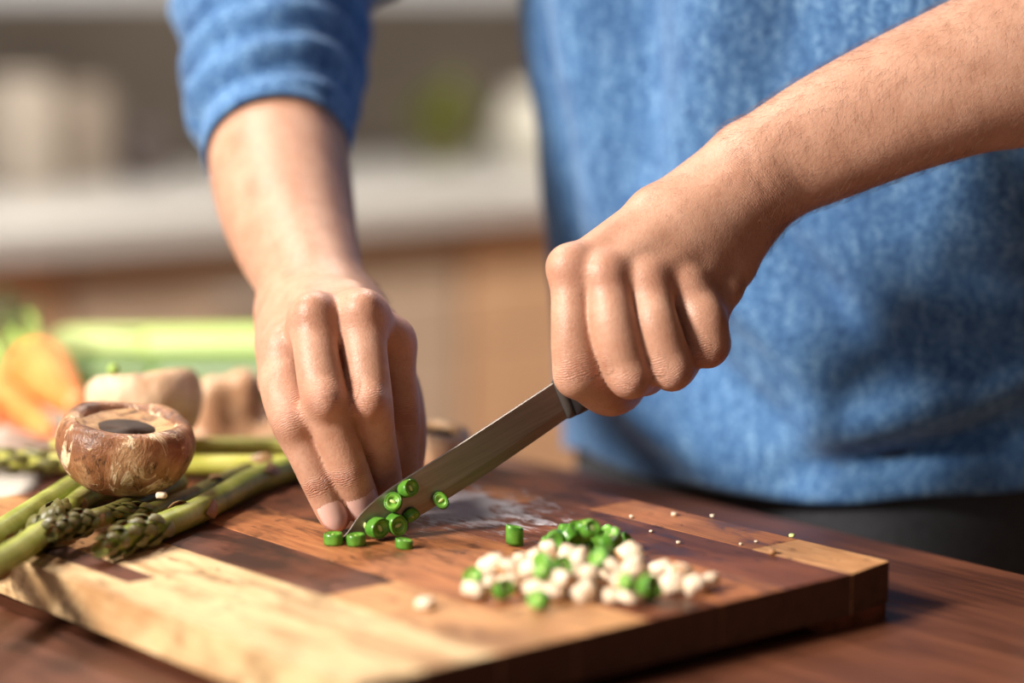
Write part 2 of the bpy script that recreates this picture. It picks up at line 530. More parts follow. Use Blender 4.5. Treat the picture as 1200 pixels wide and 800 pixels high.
# ---- vegetable hand
MV = {'p': J(334, 410, 1.128, 27), 'r': J(367, 371, 1.108, 25), 'm': J(424, 369, 1.110, 26), 'i': J(458, 402, 1.132, 25)}
for key, wj in (('p', J(345, 372, 1.190, 48)), ('r', J(362, 362, 1.185, 46)), ('m', J(388, 362, 1.182, 46)), ('i', J(405, 372, 1.188, 46))):
    m_ = MV[key]
    mid = (m_[0].lerp(wj[0], .5), (m_[1]*.92+wj[1])*.5)
    add_chain(F, [(m_[0], m_[1]*.92), mid, wj], .010, .006)
add_chain(F, [J(335, 446, 1.142, 34), J(352, 405, 1.175, 44)], .012)
add_chain(F, [J(400, 425, 1.140, 34), J(385, 390, 1.180, 46)], .014)
add_chain(F, [J(432, 430, 1.150, 36), J(410, 390, 1.185, 46)], .014)
for w3 in ([J(343, 405, 1.124, 23), J(366, 388, 1.112, 21)], [J(384, 374, 1.114, 22), J(406, 372, 1.114, 22)], [J(436, 378, 1.118, 24), J(452, 394, 1.128, 23)]):
    add_chain(F, w3, .008)
HV = []
HV.append([J(334, 412, 1.128, 28), J(333, 452, 1.108, 29), J(344, 495, 1.094, 26.5), J(359, 532, 1.090, 22), J(374, 566, 1.089, 20.5), J(387, 595, 1.0895, 18.8), J(393, 607, 1.0905, 17.3)])
HV.append([J(367, 372, 1.107, 26), J(371, 418, 1.094, 26.5), J(381, 469, 1.086, 28), J(394, 510, 1.086, 25), J(408, 549, 1.088, 24), J(420, 580, 1.093, 22.3), J(425, 594, 1.0955, 20.5)])
HV.append([J(424, 370, 1.109, 27), J(428, 418, 1.099, 26.5), J(434, 470, 1.093, 26.5), J(441, 512, 1.098, 23), J(449, 550, 1.105, 21), J(455, 580, 1.113, 18.5), J(457, 592, 1.116, 17)])
HV.append([J(458, 402, 1.131, 25), J(465, 440, 1.126, 23), J(471, 485, 1.122, 22), J(472, 520, 1.126, 19), J(472, 550, 1.131, 18), J(470, 580, 1.138, 15)])
HV.append([J(440, 420, 1.180, 34), J(464, 452, 1.165, 28), J(478, 486, 1.152, 21), J(481, 520, 1.146, 19), J(478, 560, 1.141, 16)])
HTH = [J(800, 282, 1.176, 32), J(772, 330, 1.176, 25), J(742, 372, 1.172, 22), J(712, 408, 1.160, 20), J(694, 430, 1.150, 16)]
PAL = F.D.copy()
def add_finger(ch, kw):
    r = F.reg([j[0] for j in ch], [j[1] for j in ch], .014)
    cc = [(Vector(q[:3]), q[3]) for q in catmull([(*j[0], j[1]) for j in ch], 7)]
    d = chain_field(F, r, cc, .0006)
    e = smin(PAL[r], d, kw); f0 = F.D[r]
    k = 1e-6+.0017*np.clip((PAL[r]-d)/.004, 0, 1)
    h = np.maximum(k-np.abs(f0-e), 0)/k
    F.D[r] = np.minimum(f0, e)-h*h*k*.25
for ch in HF: add_finger(ch, .009)
for ch in HV: add_finger(ch, .010)
add_finger(HTH, .012)
# knuckle heads and little skin pads over the joints
def bumpat(px, py, Y, rp, k=.006):
    j = J(px, py, Y, rp); r = F.reg([j[0]], [j[1]], .012)
    F.D[r] = smin(F.D[r], d_cone(F.grid(r), j[0], j[0]+Vector((1e-4, 0, 0)), j[1], j[1]), k)
for a in ((666, 310, 1.097, 21), (708, 318, 1.092, 18), (757, 326, 1.096, 18), (803, 334, 1.104, 19),
          (671, 444, 1.086, 20), (738, 446, 1.080, 19), (787, 436, 1.085, 21), (829, 409, 1.097, 20),
          (366, 364, 1.101, 19), (424, 361, 1.103, 19), (330, 404, 1.118, 20), (457, 394, 1.124, 17),
          (380, 470, 1.077, 20), (433, 471, 1.084, 19), (342, 496, 1.086, 18)):
    bumpat(*a)
del PAL
pos, Q = surface_nets(F)
pos = laplace(pos, Q, 2, .5)
nrm = vnormals(pos, Q)
body_me = mesh_np('body', pos, Q)
# skin creases over finger joints, as attributes read by the skin bump
wr = np.zeros(len(pos), np.float32); ws = np.zeros(len(pos), np.float32); red = np.zeros(len(pos), np.float32)
camdir = np.array((0, -1, .12)); camdir /= np.linalg.norm(camdir)
def crease(c, t, half, rad, dorsal, amt=1.0):
    c = np.array(c); t = np.array(t); dz = np.array(dorsal, float); dz /= np.linalg.norm(dz)
    q = pos-c; s = q@t; dist = np.linalg.norm(q-np.outer(s, t), axis=1)
    w = np.exp(-(s/half)**2)*np.clip((rad*1.72-dist)/(rad*.35), 0, 1)*np.clip((nrm@dz-.2)*1.6, 0, 1)*(np.abs(s) < half*3)*amt
    up = w > wr
    wr[up] = w[up]; ws[up] = s[up]
    np.maximum(red, w, out=red)
for ch, ks in ((HV[0], (2, 4)), (HV[1], (2, 4)), (HV[2], (2, 4)), (HV[3], (2, 4))):
    for k in ks:
        t = (ch[k+1][0]-ch[k-1][0]).normalized()
        crease(ch[k][0], t, ch[k][1]*(.62 if k == 2 else .42), ch[k][1], (-.15, -1, .2))
for ch in HF:
    k = 2
    crease(ch[k][0], (ch[k][0]-ch[k-1][0]).normalized().lerp((ch[k+1][0]-ch[k][0]).normalized(), .35).normalized(), ch[k][1]*.55, ch[k][1]*1.2, (0, -1, -.35), .7)
# wrist creases on the knife hand
wt = (P(897, 222, 1.145)-P(806, 342, 1.108)).normalized()
crease(P(884, 262, 1.142), wt, .011, .034, (.45, -1, -.2), .2)
rk = np.zeros(len(pos), np.float32)
for j in list(MC.values())+list(MV.values()):
    rk = np.maximum(rk, np.exp(-(np.linalg.norm(pos-np.array(j[0]), axis=1)/(j[1]*1.25))**2))
red = np.maximum(red*.8, rk)
for tipj in (HV[0][-1], HV[1][-1], HV[2][-1]):
    red = np.maximum(red, .8*np.exp(-(np.linalg.norm(pos-np.array(tipj[0]), axis=1)/(tipj[1]*1.3))**2))
for nm, arr in (('wr', wr), ('ws', ws), ('red', red)):
    a = body_me.attributes.new(nm, 'FLOAT', 'POINT'); a.data.foreach_set('value', arr.astype(np.float32))

sk = NT('skin', .46, .45)
v = sk.coord()
mott = sk.noise(v, 60, 5, .6)
fine = sk.noise(v, 520, 3, .6)
base = sk.ramp(mott, [(.25, lin(174, 128, 104)), (.55, lin(190, 145, 121)), (.8, lin(199, 156, 133))])
base = sk.mix(sk.math('MULTIPLY', sk.attr('red'), .42), base, lin(186, 112, 92))
base = sk.mix(sk.ramp(fine, [(.32, .22), (.5, 0.0)]), base, lin(160, 100, 76))
sk.set('Base Color', base)
sk.set('Subsurface Weight', .14); sk.set('Subsurface Radius', (1.0, .35, .18)); sk.set('Subsurface Scale', .004)
sk.set('Roughness', sk.ramp(mott, [(.3, .40), (.7, .54)]))
jit = sk.math('MULTIPLY', sk.math('SUBTRACT', sk.noise(v, 190, 3, .6), .5), .0032)
ph = sk.math('MULTIPLY', sk.math('ADD', sk.attr('ws'), jit), 3100.0)
wv = sk.math('POWER', sk.math('ABSOLUTE', sk.math('SINE', ph)), .45)
hgt = sk.math('MULTIPLY', wv, sk.attr('wr'))
b1 = sk.bump(hgt, .75, .0011)
cell = sk.voro(v, 620, 'DISTANCE_TO_EDGE')
b2 = sk.bump(sk.ramp(cell, [(0, 0.0), (.12, 1.0)]), .20, .0003, b1)
sk.bump(fine, .35, .0005, b2)

person = empty('person', (torso_c(0).x, torso_c(0).y, FLOOR_Z))
tag(person, 'person in a blue long-sleeved top slicing green beans at the board, face out of view', 'person')
def wparent(o):                     # keep world coordinates under the person's base
    o.parent = person; o.matrix_parent_inverse = Matrix.Translation(-Vector(person.location)); return o
body = wparent(obj('body', body_me, sk.m))

# fingernails
nailm = NT('nail', .28, .5)
nailm.set('Base Color', lin(226, 184, 172)); nailm.set('Subsurface Weight', .1); nailm.set('Subsurface Scale', .002)
def nail(ch, dorsal, half=1.0, s0=-.70, s1=.98, name='fingernail'):
    a, b = ch[-3][0], ch[-1][0]; ra, rb = ch[-2][1], ch[-1][1]
    t = (b-a).normalized(); dz = Vector(dorsal); dz = (dz-t*dz.dot(t)).normalized(); sx = t.cross(dz)
    c = ch[-2][0]; L = (b-c).length+rb*.75
    n1, n2 = 13, 11; vs_ = []; fs = []
    for i in range(n1):
        u = i/(n1-1)*2-1
        for j in range(n2):
            q = j/(n2-1)*2-1
            wd = half*max(.3, (1-max(0, -u)**4.5)**.5)*(1-.18*max(0, u)**3)
            ang = q*wd
            sl = s0*L+(s1-s0)*L*((u+1)/2) + .0018*(abs(q)**2.2)*(1 if u < 0 else -1)*abs(u)
            rr = (ra+(rb-ra)*min(1, max(0, sl/L)))*1.004+.0001-.0018*max(0, u)**3-.0005*max(0, -u)**3
            vs_.append(c+t*sl+(dz*math.cos(ang)+sx*math.sin(ang))*rr)
    for i in range(n1-1):
        for j in range(n2-1):
            fs.append((i*n2+j, i*n2+j+1, (i+1)*n2+j+1, (i+1)*n2+j))
    o = wparent(obj(name, mesh(name, vs_, fs), nailm.m))
    md = o.modifiers.new('thick', 'SOLIDIFY'); md.thickness = .0007; md.offset = 0
    return o
nail(HV[0], (.10, -1, .30)); nail(HV[1], (.10, -1, .30)); nail(HV[2], (.2, -1, .30))

# fine dark arm hair
hr = NT('arm_hair', .5); hr.set('Base Color', lin(96, 62, 44))
hgen = np.random.default_rng(4)
hv = []; hf = []
def hair_on(mask, along, down, count, ln):
    idx = np.nonzero(mask)[0]
    idx = hgen.choice(idx, min(count, len(idx)), replace=False)
    for i in idx:
        p = Vector(pos[i]); n = Vector(nrm[i])
        d = Vector(along)*hgen.uniform(.3, 1)+Vector(down)*hgen.uniform(.2, 1.1)+Vector(hgen.normal(0, .25, 3))
        d = (d-n*d.dot(n)).normalized()
        L = ln*hgen.uniform(.5, 1.2); w = n.cross(d)*.000035
        a = p-n*.0002; b = p+d*L*.5+n*L*.22; c = p+d*L+n*L*.16
        i0 = len(hv)
        for q, k in ((a, 1), (b, .8), (c, .15)):
            hv.extend([q-w*k, q+w*k, q+n*.00006*k])
        for r_ in (0, 3):
            for e in range(3):
                f = (e+1) % 3
                hf.append((i0+r_+e, i0+r_+f, i0+r_+3+f, i0+r_+3+e))
ax_l = (P(893, 205, 1.143)-P(1200, 60, 1.155)).normalized()
q_ = pos-np.array(P(893, 205, 1.143)); s_ = -(q_@np.array(ax_l))
lat = np.linalg.norm(q_+np.outer(s_, np.array(ax_l)), axis=1)
hair_on((s_ > -.01) & (s_ < .20) & (lat < .06) & (nrm[:, 1] < .3), ax_l, (0, 0, -1), 2600, .0085)
hair_on((s_ > -.055) & (s_ < -.01) & (lat < .05) & (nrm[:, 1] < .0), ax_l, (.2, 0, -.6), 260, .005)
ax_r = (P(373, 362, 1.178)-P(324, 150, 1.315)).normalized()
q_ = pos-np.array(P(373, 362, 1.178)); s_ = -(q_@np.array(ax_r))
lat = np.linalg.norm(q_+np.outer(s_, np.array(ax_r)), axis=1)
hair_on((s_ > 0) & (s_ < .16) & (lat < .06), ax_r, (-.3, 0, -.3), 700, .008)
o = wparent(obj('arm_hair', mesh('arm_hair', hv, hf), hr.m)); tag(o, 'fine dark hair on the forearms', kind='stuff')

# ------------------------------------------------------------------ clothing
sh = NT('blue_jersey', .85, .25)
v = sh.coord()
he = sh.noise(v, 380, 4, .75)
he2 = sh.noise(sh.coord(scale=(1, 1, .35)), 170, 4, .7)
big = sh.noise(v, 14, 4, .6)
c = sh.ramp(sh.math('ADD', sh.math('MULTIPLY', he, .6), sh.math('MULTIPLY', he2, .4)),
            [(.36, lin(38, 70, 114)), (.5, lin(70, 113, 162)), (.64, lin(128, 168, 204))])
c = sh.mix(sh.ramp(big, [(.42, .0), (.68, .35)]), c, lin(44, 76, 124))
sh.set('Base Color', c); sh.set('Sheen Weight', .15)
sh.bump(he, .4, .0006)
def gridfaces(n1, n2, wrap=True):
    f = []
    for i in range(n1-1):
        for j in range(n2 if wrap else n2-1):
            k = (j+1) % n2
            f.append((i*n2+j, i*n2+k, (i+1)*n2+k, (i+1)*n2+j))
    return f
def ridge(th, z, t0, z0, t1, z1, w, amp):
    """soft fold along a segment in (theta, z) cloth space; theta scaled to metres"""
    S = .15
    ax, ay, bx, by = t0*S, z0, t1*S, z1
    px, py = th*S, z
    dx, dy = bx-ax, by-ay
    t = max(0, min(1, ((px-ax)*dx+(py-ay)*dy)/(dx*dx+dy*dy)))
    d = math.hypot(px-ax-dx*t, py-ay-dy*t)
    return amp*math.exp(-(d/w)**2)*(math.sin(math.pi*(.1+.8*t)))
FOLDS = [(-.62, .30, -.45, .02, .018, -.016), (-.30, .40, -.18, .08, .022, .014), (.0, .44, -.02, .12, .018, -.013), (.30, .46, .22, .14, .02, .012),
         (.55, .42, .45, .18, .014, -.010), (-.45, .05, .25, -.015, .013, .013), (-.2, .10, .55, .0, .013, -.013), (.0, .13, .62, .04, .011, .012),
         (.35, .14, .75, .06, .011, -.012), (.5, .015, 1.25, .055, .012, .015), (.45, -.005, 1.3, .03, .010, -.013), (.8, .20, 1.3, .10, .016, .007),
         (.9, .11, 1.5, .085, .013, -.007), (.95, .42, .8, .22, .018, .008), (.7, .44, .65, .26, .014, -.008)]
def shirt_pt(th, z):
    c = torso_c(z); a, b = torso_ab(z)
    d = .004*mnoise.noise(Vector((th*2.2, z*9, 3.1)))+.0022*mnoise.noise(Vector((th*6, z*26, 8.4)))
    for f in FOLDS: d += ridge(th, z, *f)
    if z < .03: d += .004*(1-(z+.04)/.07)
    a += d; b += d
    if z > .44: a = max(a, .056); b = max(b, .056)
    return c - E1*(a*math.sin(th)) + E2*(b*math.cos(th))
n1, n2 = 120, 220
vs_ = []
for i in range(n1):
    for j in range(n2):
        th = -math.pi+2*math.pi*j/n2
        hem = TZ+.0035+.020*max(0, math.sin(th-.35))**1.5 + .0015*math.sin(th*9) - .02*max(0, math.sin(-th-.5))
        if math.cos(th) < -.1: hem -= .03*(-math.cos(th)-.1)
        z = hem+(.545-hem)*(i/(n1-1))
        vs_.append(shirt_pt(th, z))
shirt = wparent(obj('shirt', mesh('shirt', vs_, gridfaces(n1, n2)), sh.m))
md = shirt.modifiers.new('thick', 'SOLIDIFY'); md.thickness = .0022; md.offset = 1
tag(shirt, 'blue heathered jersey top')
def sleeve(path, radii, seed, cuff):
    pts = [Vector(q[:3]) for q in catmull([(*p, r) for p, r in zip(path, radii)], 14)]
    rr = [q[3] for q in catmull([(*p, r) for p, r in zip(path, radii)], 14)]
    n = 72; L = [0]
    for a, b in zip(pts[:-1], pts[1:]): L.append(L[-1]+(b-a).length)
    def fn(i, a):
        s = L[i]; env = min(1, s/.02)
        w = .11*math.sin(s*210+1.1*math.sin(a+seed)+2.2*mnoise.noise(Vector((a*.9, s*20, seed))))
        w += .05*mnoise.noise(Vector((2.2*math.cos(a), 2.2*math.sin(a), s*42+seed)))
        return 1+max(w, -.06)*env+(.025 if s < .006 else 0)
    vv, ff, _ = tube(pts, rr, n, fn, cap=False)
    o = wparent(obj('sleeve', mesh('sleeve', vv, ff), sh.m))
    o.parent = shirt; o.matrix_parent_inverse = Matrix.Identity(4)
    md = o.modifiers.new('thick', 'SOLIDIFY'); md.thickness = .0024; md.offset = 1
    return o
sleeve([P(325, 178, 1.295), P(322, 150, 1.312), P(320, 100, 1.340), P(323, 40, 1.375), EL_R+Vector((.006, 0, .004)), SH_R.lerp(EL_R, .5), SH_R],
       [.0362, .0388, .0440, .0470, .048, .056, .066], 1.3, True)
sleeve([EL_L.lerp(SH_L, .22), EL_L.lerp(SH_L, .5), EL_L.lerp(SH_L, .8), SH_L], [.052, .056, .060, .064], 4.2, True)

tm = simple('dark_denim', lin(44, 46, 52), .85, .25, 220, .2)
xs2 = steps((-.12, .52, .012)); ys2 = steps((1.15, 1.68, .012)); zs2 = steps((FLOOR_Z-.03, .06, .013))
G2 = Field(xs2, ys2, zs2, .05)
for z0 in np.arange(-.16, .021, .03):
    c = torso_c(z0); rr = .108; sp = .062
    c = c+Vector((.004, .004, 0))
    add_chain(G2, [(c-E1*sp, rr), (c+E1*sp, rr)], .02)
for s in (-1, 1):
    hp = torso_c(-.16)+E1*(.088*s)
    kn = hp+Vector((0, 0, -.33))+E1*(.01*s); kn.z = -.47
    an = Vector((kn.x+.01, kn.y+.02, FLOOR_Z+.055))
    add_chain(G2, [(hp, .092), (kn, .066), (an, .055)], .03)
p2, q2 = surface_nets(G2)
wparent(obj('trousers', mesh_np('trousers', laplace(p2, q2, 3), q2), tm))

# ------------------------------------------------------------------ knife
steel = NT('knife_steel', .30)
v = steel.coord(scale=(4, 90, 90))
sn = steel.noise(v, 6, 5, .6)
steel.set('Metallic', 1.0)
steel.set('Base Color', steel.ramp(sn, [(.3, lin(128, 120, 115)), (.7, lin(150, 141, 135))]))
steel.set('Roughness', steel.ramp(sn, [(.3, .42), (.7, .52)]))
KM = Matrix((KD, -KN, KU)).transposed().to_4x4(); KM.translation = K0     # x along blade, y away from camera, z to the spine
knife = empty('kitchen_knife'); knife.matrix_world = KM
tag(knife, 'small kitchen knife with a plain steel blade and black handle, tip on the board', 'knife')
low = catmull([(0, .0003), (.04, -.0030), (.12, -.0062), (.25, -.0076), (.5, -.0062), (.75, -.0034), (1, 0)], 6)
upp = catmull([(0, .0009), (.04, .0028), (.15, .0078), (.3, .0112), (.45, .0134), (.7, .0160), (1, .0187)], 6)
vs_ = []; fs = []
for (s, l), (_, u) in zip(low, upp):
    mid = l+(u-l)*.25
    th = .0009*(.35+.65*min(1, s*4))
    vs_ += [(s*KL, 0, l), (s*KL, -th*.8, mid), (s*KL, -th, u-.0002), (s*KL, 0, u), (s*KL, th, u-.0002), (s*KL, th*.8, mid)]
for i in range(len(low)-1):
    for j in range(6):
        k = (j+1) % 6
        fs.append((i*6+j, (i+1)*6+j, (i+1)*6+k, i*6+k))
fs.append(tuple(range(6))); fs.append(tuple(reversed(range((len(low)-1)*6, len(low)*6))))
blade = obj('blade', mesh('blade', vs_, fs, False), steel.m, knife)
blk = simple('black_handle', lin(34, 33, 36), .38, .2, 60)
def section(name, xs_, m):
    vv = []; ff = []; n = 20
    for (x, z0, z1, w) in xs_:
        for j in range(n):
            a = 2*math.pi*j/n; ca, sa = math.cos(a), math.sin(a)
            e = .6
            vv.append((x, w*math.copysign(abs(ca)**e, ca), (z0+z1)/2+(z1-z0)/2*math.copysign(abs(sa)**e, sa)))
    for i in range(len(xs_)-1):
        for j in range(n):
            k = (j+1) % n; ff.append((i*n+j, i*n+k, (i+1)*n+k, (i+1)*n+j))
    ff.append(tuple(reversed(range(n)))); ff.append(tuple((len(xs_)-1)*n+j for j in range(n)))
    return obj(name, mesh(name, vv, ff), m, knife)
section('bolster', [(KL-.0022, -.0004, .0190, .0022), (KL-.0012, -.0008, .0194, .0034), (KL+.0020, -.0008, .0194, .0040)],
        simple('dark_bolster', lin(70, 66, 64), .35, .2, 90))
section('handle', [(KL+.0018, -.0006, .0192, .0060), (KL+.006, -.0004, .0192, .0085), (KL+.03, .001, .0190, .0095), (KL+.05, .002, .0185, .0095),
                   (KL+.068, .001, .019, .009), (KL+.074, .003, .017, .006)], blk)

# ------------------------------------------------------------------ chopped green beans
skinm = NT('bean_skin', .26)
v = skinm.coord(); n_ = skinm.noise(v, 160, 4)
skinm.set('Base Color', skinm.ramp(n_, [(.3, lin(62, 118, 32)), (.7, lin(108, 164, 60))]))
skinm.set('Subsurface Weight', .1); skinm.set('Subsurface Scale', .002)
fleshm = NT('bean_flesh', .32)
v = fleshm.coord(); n_ = fleshm.noise(v, 300, 3)
fleshm.set('Base Color', fleshm.ramp(n_, [(.3, lin(92, 152, 44)), (.7, lin(140, 192, 78))]))
fleshm.set('Subsurface Weight', .15); fleshm.set('Subsurface Scale', .002)
seedm = simple('bean_seed', lin(206, 220, 140), .35, .12, 200)
def bean_meshes(seed, h=.0050, r=.0043, slant=.0):
    g = random.Random(seed); n = 22
    ov = .80+.12*g.random()
    def ring(rr, z):
        return [Vector((rr*math.cos(2*math.pi*j/n), rr*ov*math.sin(2*math.pi*j/n)*(1+.05*math.cos(4*math.pi*j/n)),
                        z+slant*math.cos(2*math.pi*j/n)*rr/r)) for j in range(n)]
    rows = [ring(r*.80, 0.0004), ring(r*.96, 0), ring(r, h*.2), ring(r*1.01, h*.5), ring(r, h*.82), ring(r*.96, h), ring(r*.86, h+.0002), ring(r*.80, h-.0005)]
    vv = [p for q in rows for p in q]; ff = gridfaces(len(rows), n)
    ff.append(tuple(reversed(range(n))))
    sk_ = mesh('bean_slice', vv, ff); sk_.materials.append(skinm.m)
    rows = [ring(r*.83, h-.0006), ring(r*.80, h-.0001), ring(r*.62, h-.0001), ring(r*.46, h-.0012), ring(r*.20, h-.0014)]
    vv = [p for q in rows for p in q]; ff = gridfaces(len(rows), n); ff.append(tuple((len(rows)-1)*n+j for j in range(n)))
    fl_ = mesh('flesh', vv, ff); fl_.materials.append(fleshm.m)
    sv, sf = lathe([(.0002, -.0012), (.0007, -.0009), (.00095, 0), (.0007, .0009), (.0002, .0012)], 10)
    sv = [Vector((p.x*.8, p.z*1.25, h-.0010+p.y*.9)) for p in sv]
    se_ = mesh('seed', sv, sf); se_.materials.append(seedm)
    return sk_, fl_, se_
BM = [bean_meshes(i, *q) for i, q in enumerate([(.0050, .0043, 0), (.0042, .0040, .0006), (.0060, .0042, -.0008), (.0088, .0041, .001)])]
def bean(k, loc, axis, spin, label, group=None, sc=1.0, name='bean_slice'):
    o = obj(name, BM[k][0], None)
    zax = Vector(axis).normalized()
    q = zax.to_track_quat('Z', 'Y').to_matrix().to_4x4() @ Matrix.Rotation(spin, 4, 'Z')
    o.matrix_world = Matrix.Translation(loc) @ q @ Matrix.Scale(sc, 4)
    for nm, me in (('flesh', BM[k][1]), ('seed', BM[k][2])):
        obj(nm, me, None, o)
    tag(o, label, 'green bean', group)
    return o
def on_blade(px, py):
    d = ray(px, py); c = Vector((0, 0, CAMZ)); t = (K0-c).dot(KN)/d.dot(KN); return c+d*t
OFF = KN*.0008
for px, py, k, ax, sp, sc, lab in [
    (473, 573, 0, KN+KD*.55+KU*.15, .4, 1.06, 'green bean slice stuck on the knife blade, topmost of the slices there'),
    (461, 589, 2, KN-KD*.25+KU*.55, 1.2, 1.08, 'green bean slice on the blade right below the topmost slice'),
    (460, 612, 0, KN+KD*.12-KU*.1, 1.9, 1.18, 'green bean slice on the blade lower down, pale seed showing in its cut face'),
    (437, 617, 0, KN+KD*.30-KU*.05, .5, 1.22, 'green bean slice on the blade nearest to the knife tip'),
    (478, 600, 1, KN+KD*.2-KU*.8, .9, .90, 'shaded green bean slice on the blade, half in shadow below the others'),
    (517, 587, 1, KN-KD*.3+KU*.6, 2.2, 1.02, 'lone green bean slice clinging to the lower edge of the blade')]:
    bean(k, on_blade(px, py)+OFF, ax, sp, lab, 'bean slices clinging to the knife blade', sc)
for px, py, k, sp, sc, lab in [
    (390, 640, 0, .3, 1.02, 'green bean slice lying flat on the board beside the little fingertip'),
    (417, 641, 0, 1.4, 1.0, 'green bean slice lying flat on the board under the knife tip'),
    (473, 645, 1, 2.4, 1.0, 'thin green bean slice lying flat on the board under the slices on the blade'),
    (603, 641, 3, .8, .98, 'tall green bean piece standing upright on the board beside the chopped heap')]:
    p = PZ(px, py, 0)
    bean(k, p+Vector((0, .004, 0)), (rnd.uniform(-.06, .06), rnd.uniform(-.06, .06), 1), sp, lab, 'loose bean slices on the board', sc)
# heap of bean pieces
heap = []
hg = random.Random(21)
spots = [(640, 640, 0), (655, 641, 0), (671, 643, 0), (688, 642, 0), (706, 643, 0), (722, 641, 0), (648, 634, 0), (664, 632, 0), (682, 633, 0), (700, 634, 0),
         (716, 634, 0), (730, 636, 0), (660, 625, 0), (678, 624, 0), (696, 626, 0), (712, 626, 0), (650, 632, 1), (668, 630, 1), (684, 627, 1), (702, 629, 1),
         (718, 630, 1), (676, 622, 1), (692, 620, 2), (708, 640, 1)]
for i, (px, py, lv) in enumerate(spots):
    z = .0035+.0062*lv
    p = PZ(px, py, z)
    if (px, py, lv) == (684, 627, 1): k, ax = 3, Vector((.1, -.1, 1))
    else:
        k = hg.choice((0, 1, 2, 0, 3)); th = hg.uniform(0, 6.28)
        ax = Vector((math.cos(th), math.sin(th), hg.uniform(-.2, 1.3)))
    bean(k, p-ax.normalized()*.0025, ax, hg.uniform(0, 6), 'small chopped green bean piece in the heap behind the pale dice', 'chopped bean heap on the board', hg.uniform(.92, 1.1), 'bean_piece')

# ------------------------------------------------------------------ pale dice with a few beans among them
dm = NT('pale_mushroom_flesh', .55)
v = dm.coord(); n_ = dm.noise(v, 120, 5, .6)
dm.set('Base Color', dm.ramp(n_, [(.25, lin(206, 172, 140)), (.5, lin(232, 210, 184)), (.75, lin(244, 230, 210))]))
dm.set('Subsurface Weight', .25); dm.set('Subsurface Radius', (1, .8, .6)); dm.set('Subsurface Scale', .003)
dm.bump(n_, .3, .001)
bmn = NT('brown_mushroom_skin', .5)
v = bmn.coord(); n_ = bmn.noise(v, 160, 5, .6)
bmn.set('Base Color', bmn.ramp(n_, [(.3, lin(140, 92, 58)), (.7, lin(196, 150, 108))]))
def dice_mesh(seed):
    g = random.Random(seed)
    bm = bmesh.new(); bmesh.ops.create_cube(bm, size=1)
    bmesh.ops.subdivide_edges(bm, edges=list(bm.edges), cuts=2, use_grid_fill=True)
    sx, sy, sz = g.uniform(.8, 1.3), g.uniform(.8, 1.15), g.uniform(.65, .95)
    for v_ in bm.verts:
        d = v_.co.copy(); sph = d.normalized()*.62
        p = d.lerp(sph, .42)
        p += .09*Vector((mnoise.noise(d*2+Vector((seed*3, 0, 0))), mnoise.noise(d*2+Vector((0, seed*5, 0))), mnoise.noise(d*2+Vector((0, 0, seed*7)))))
        v_.co = Vector((p.x*sx, p.y*sy, p.z*sz))*.0098
    me = from_bm('mushroom_dice', bm); me.materials.append(dm.m); me.materials.append(bmn.m)
    if seed % 3 == 0:
        for p in me.polygons:
            if p.center.x > .0042: p.material_index = 1
    return me
DM = [dice_mesh(i) for i in range(8)]
dg = random.Random(5)
crop = [(145, 275, 0), (200, 295, 0), (290, 290, 0), (330, 300, 0), (410, 235, 0), (405, 330, 0), (350, 365, 0), (430, 370, 0), (500, 330, 0), (585, 330, 0),
        (560, 375, 0), (510, 260, 0), (100, 368, 0), (685, 392, 0), (765, 400, 0), (775, 300, 0), (760, 250, 0), (690, 300, 0), (890, 275, 0), (965, 305, 0),
        (1030, 350, 0), (1090, 332, 0), (720, 345, 0), (940, 340, 0), (250, 330, 0), (620, 275, 0), (860, 325, 0), (460, 300, 0), (160, 330, 0),
        (290, 238, 1), (180, 255, 1), (330, 280, 1), (405, 298, 1), (410, 195, 1), (500, 225, 1), (540, 235, 1), (585, 300, 1), (775, 268, 1), (755, 215, 1),
        (480, 318, 1), (240, 275, 1), (690, 265, 1), (350, 240, 1), (980, 282, 1), (525, 295, 1)]
for i, (cx, cy, lv) in enumerate(crop):
    px, py = 530+cx/3.636, 590+cy/3.636
    z = .0034+.0052*lv
    o = obj('mushroom_dice', DM[dg.randrange(8)], None)
    o.location = PZ(px, py, z)
    o.rotation_euler = (dg.uniform(-.35, .35)*(1+lv), dg.uniform(-.35, .35)*(1+lv), dg.uniform(0, 6.28))
    s = dg.uniform(.62, .92); o.scale = (s, s, s)
    tag(o, 'pale cream dice in the chopped heap on the cutting board', 'vegetable dice', 'pale chopped dice on the board')
for cx, cy, k, lv in [(90, 318, 0, 0), (215, 368, 2, 0), (370, 408, 0, 0), (395, 262, 2, 1), (470, 272, 0, 1), (630, 235, 0, 1), (740, 335, 1, 1), (835, 372, 2, 0), (835, 345, 0, 1), (385, 285, 1, 1)]:
    px, py = 530+cx/3.636, 590+cy/3.636
    th = dg.uniform(0, 6.28)
    ax = Vector((math.cos(th)*.7, -.6, dg.uniform(.2, .9)))
    bean(k, PZ(px, py, .0045+.0068*lv)-ax.normalized()*.0025, ax, dg.uniform(0, 6), 'bright green bean piece mixed in among the pale dice',
         'bean pieces among the pale dice', 1.05, 'bean_piece')
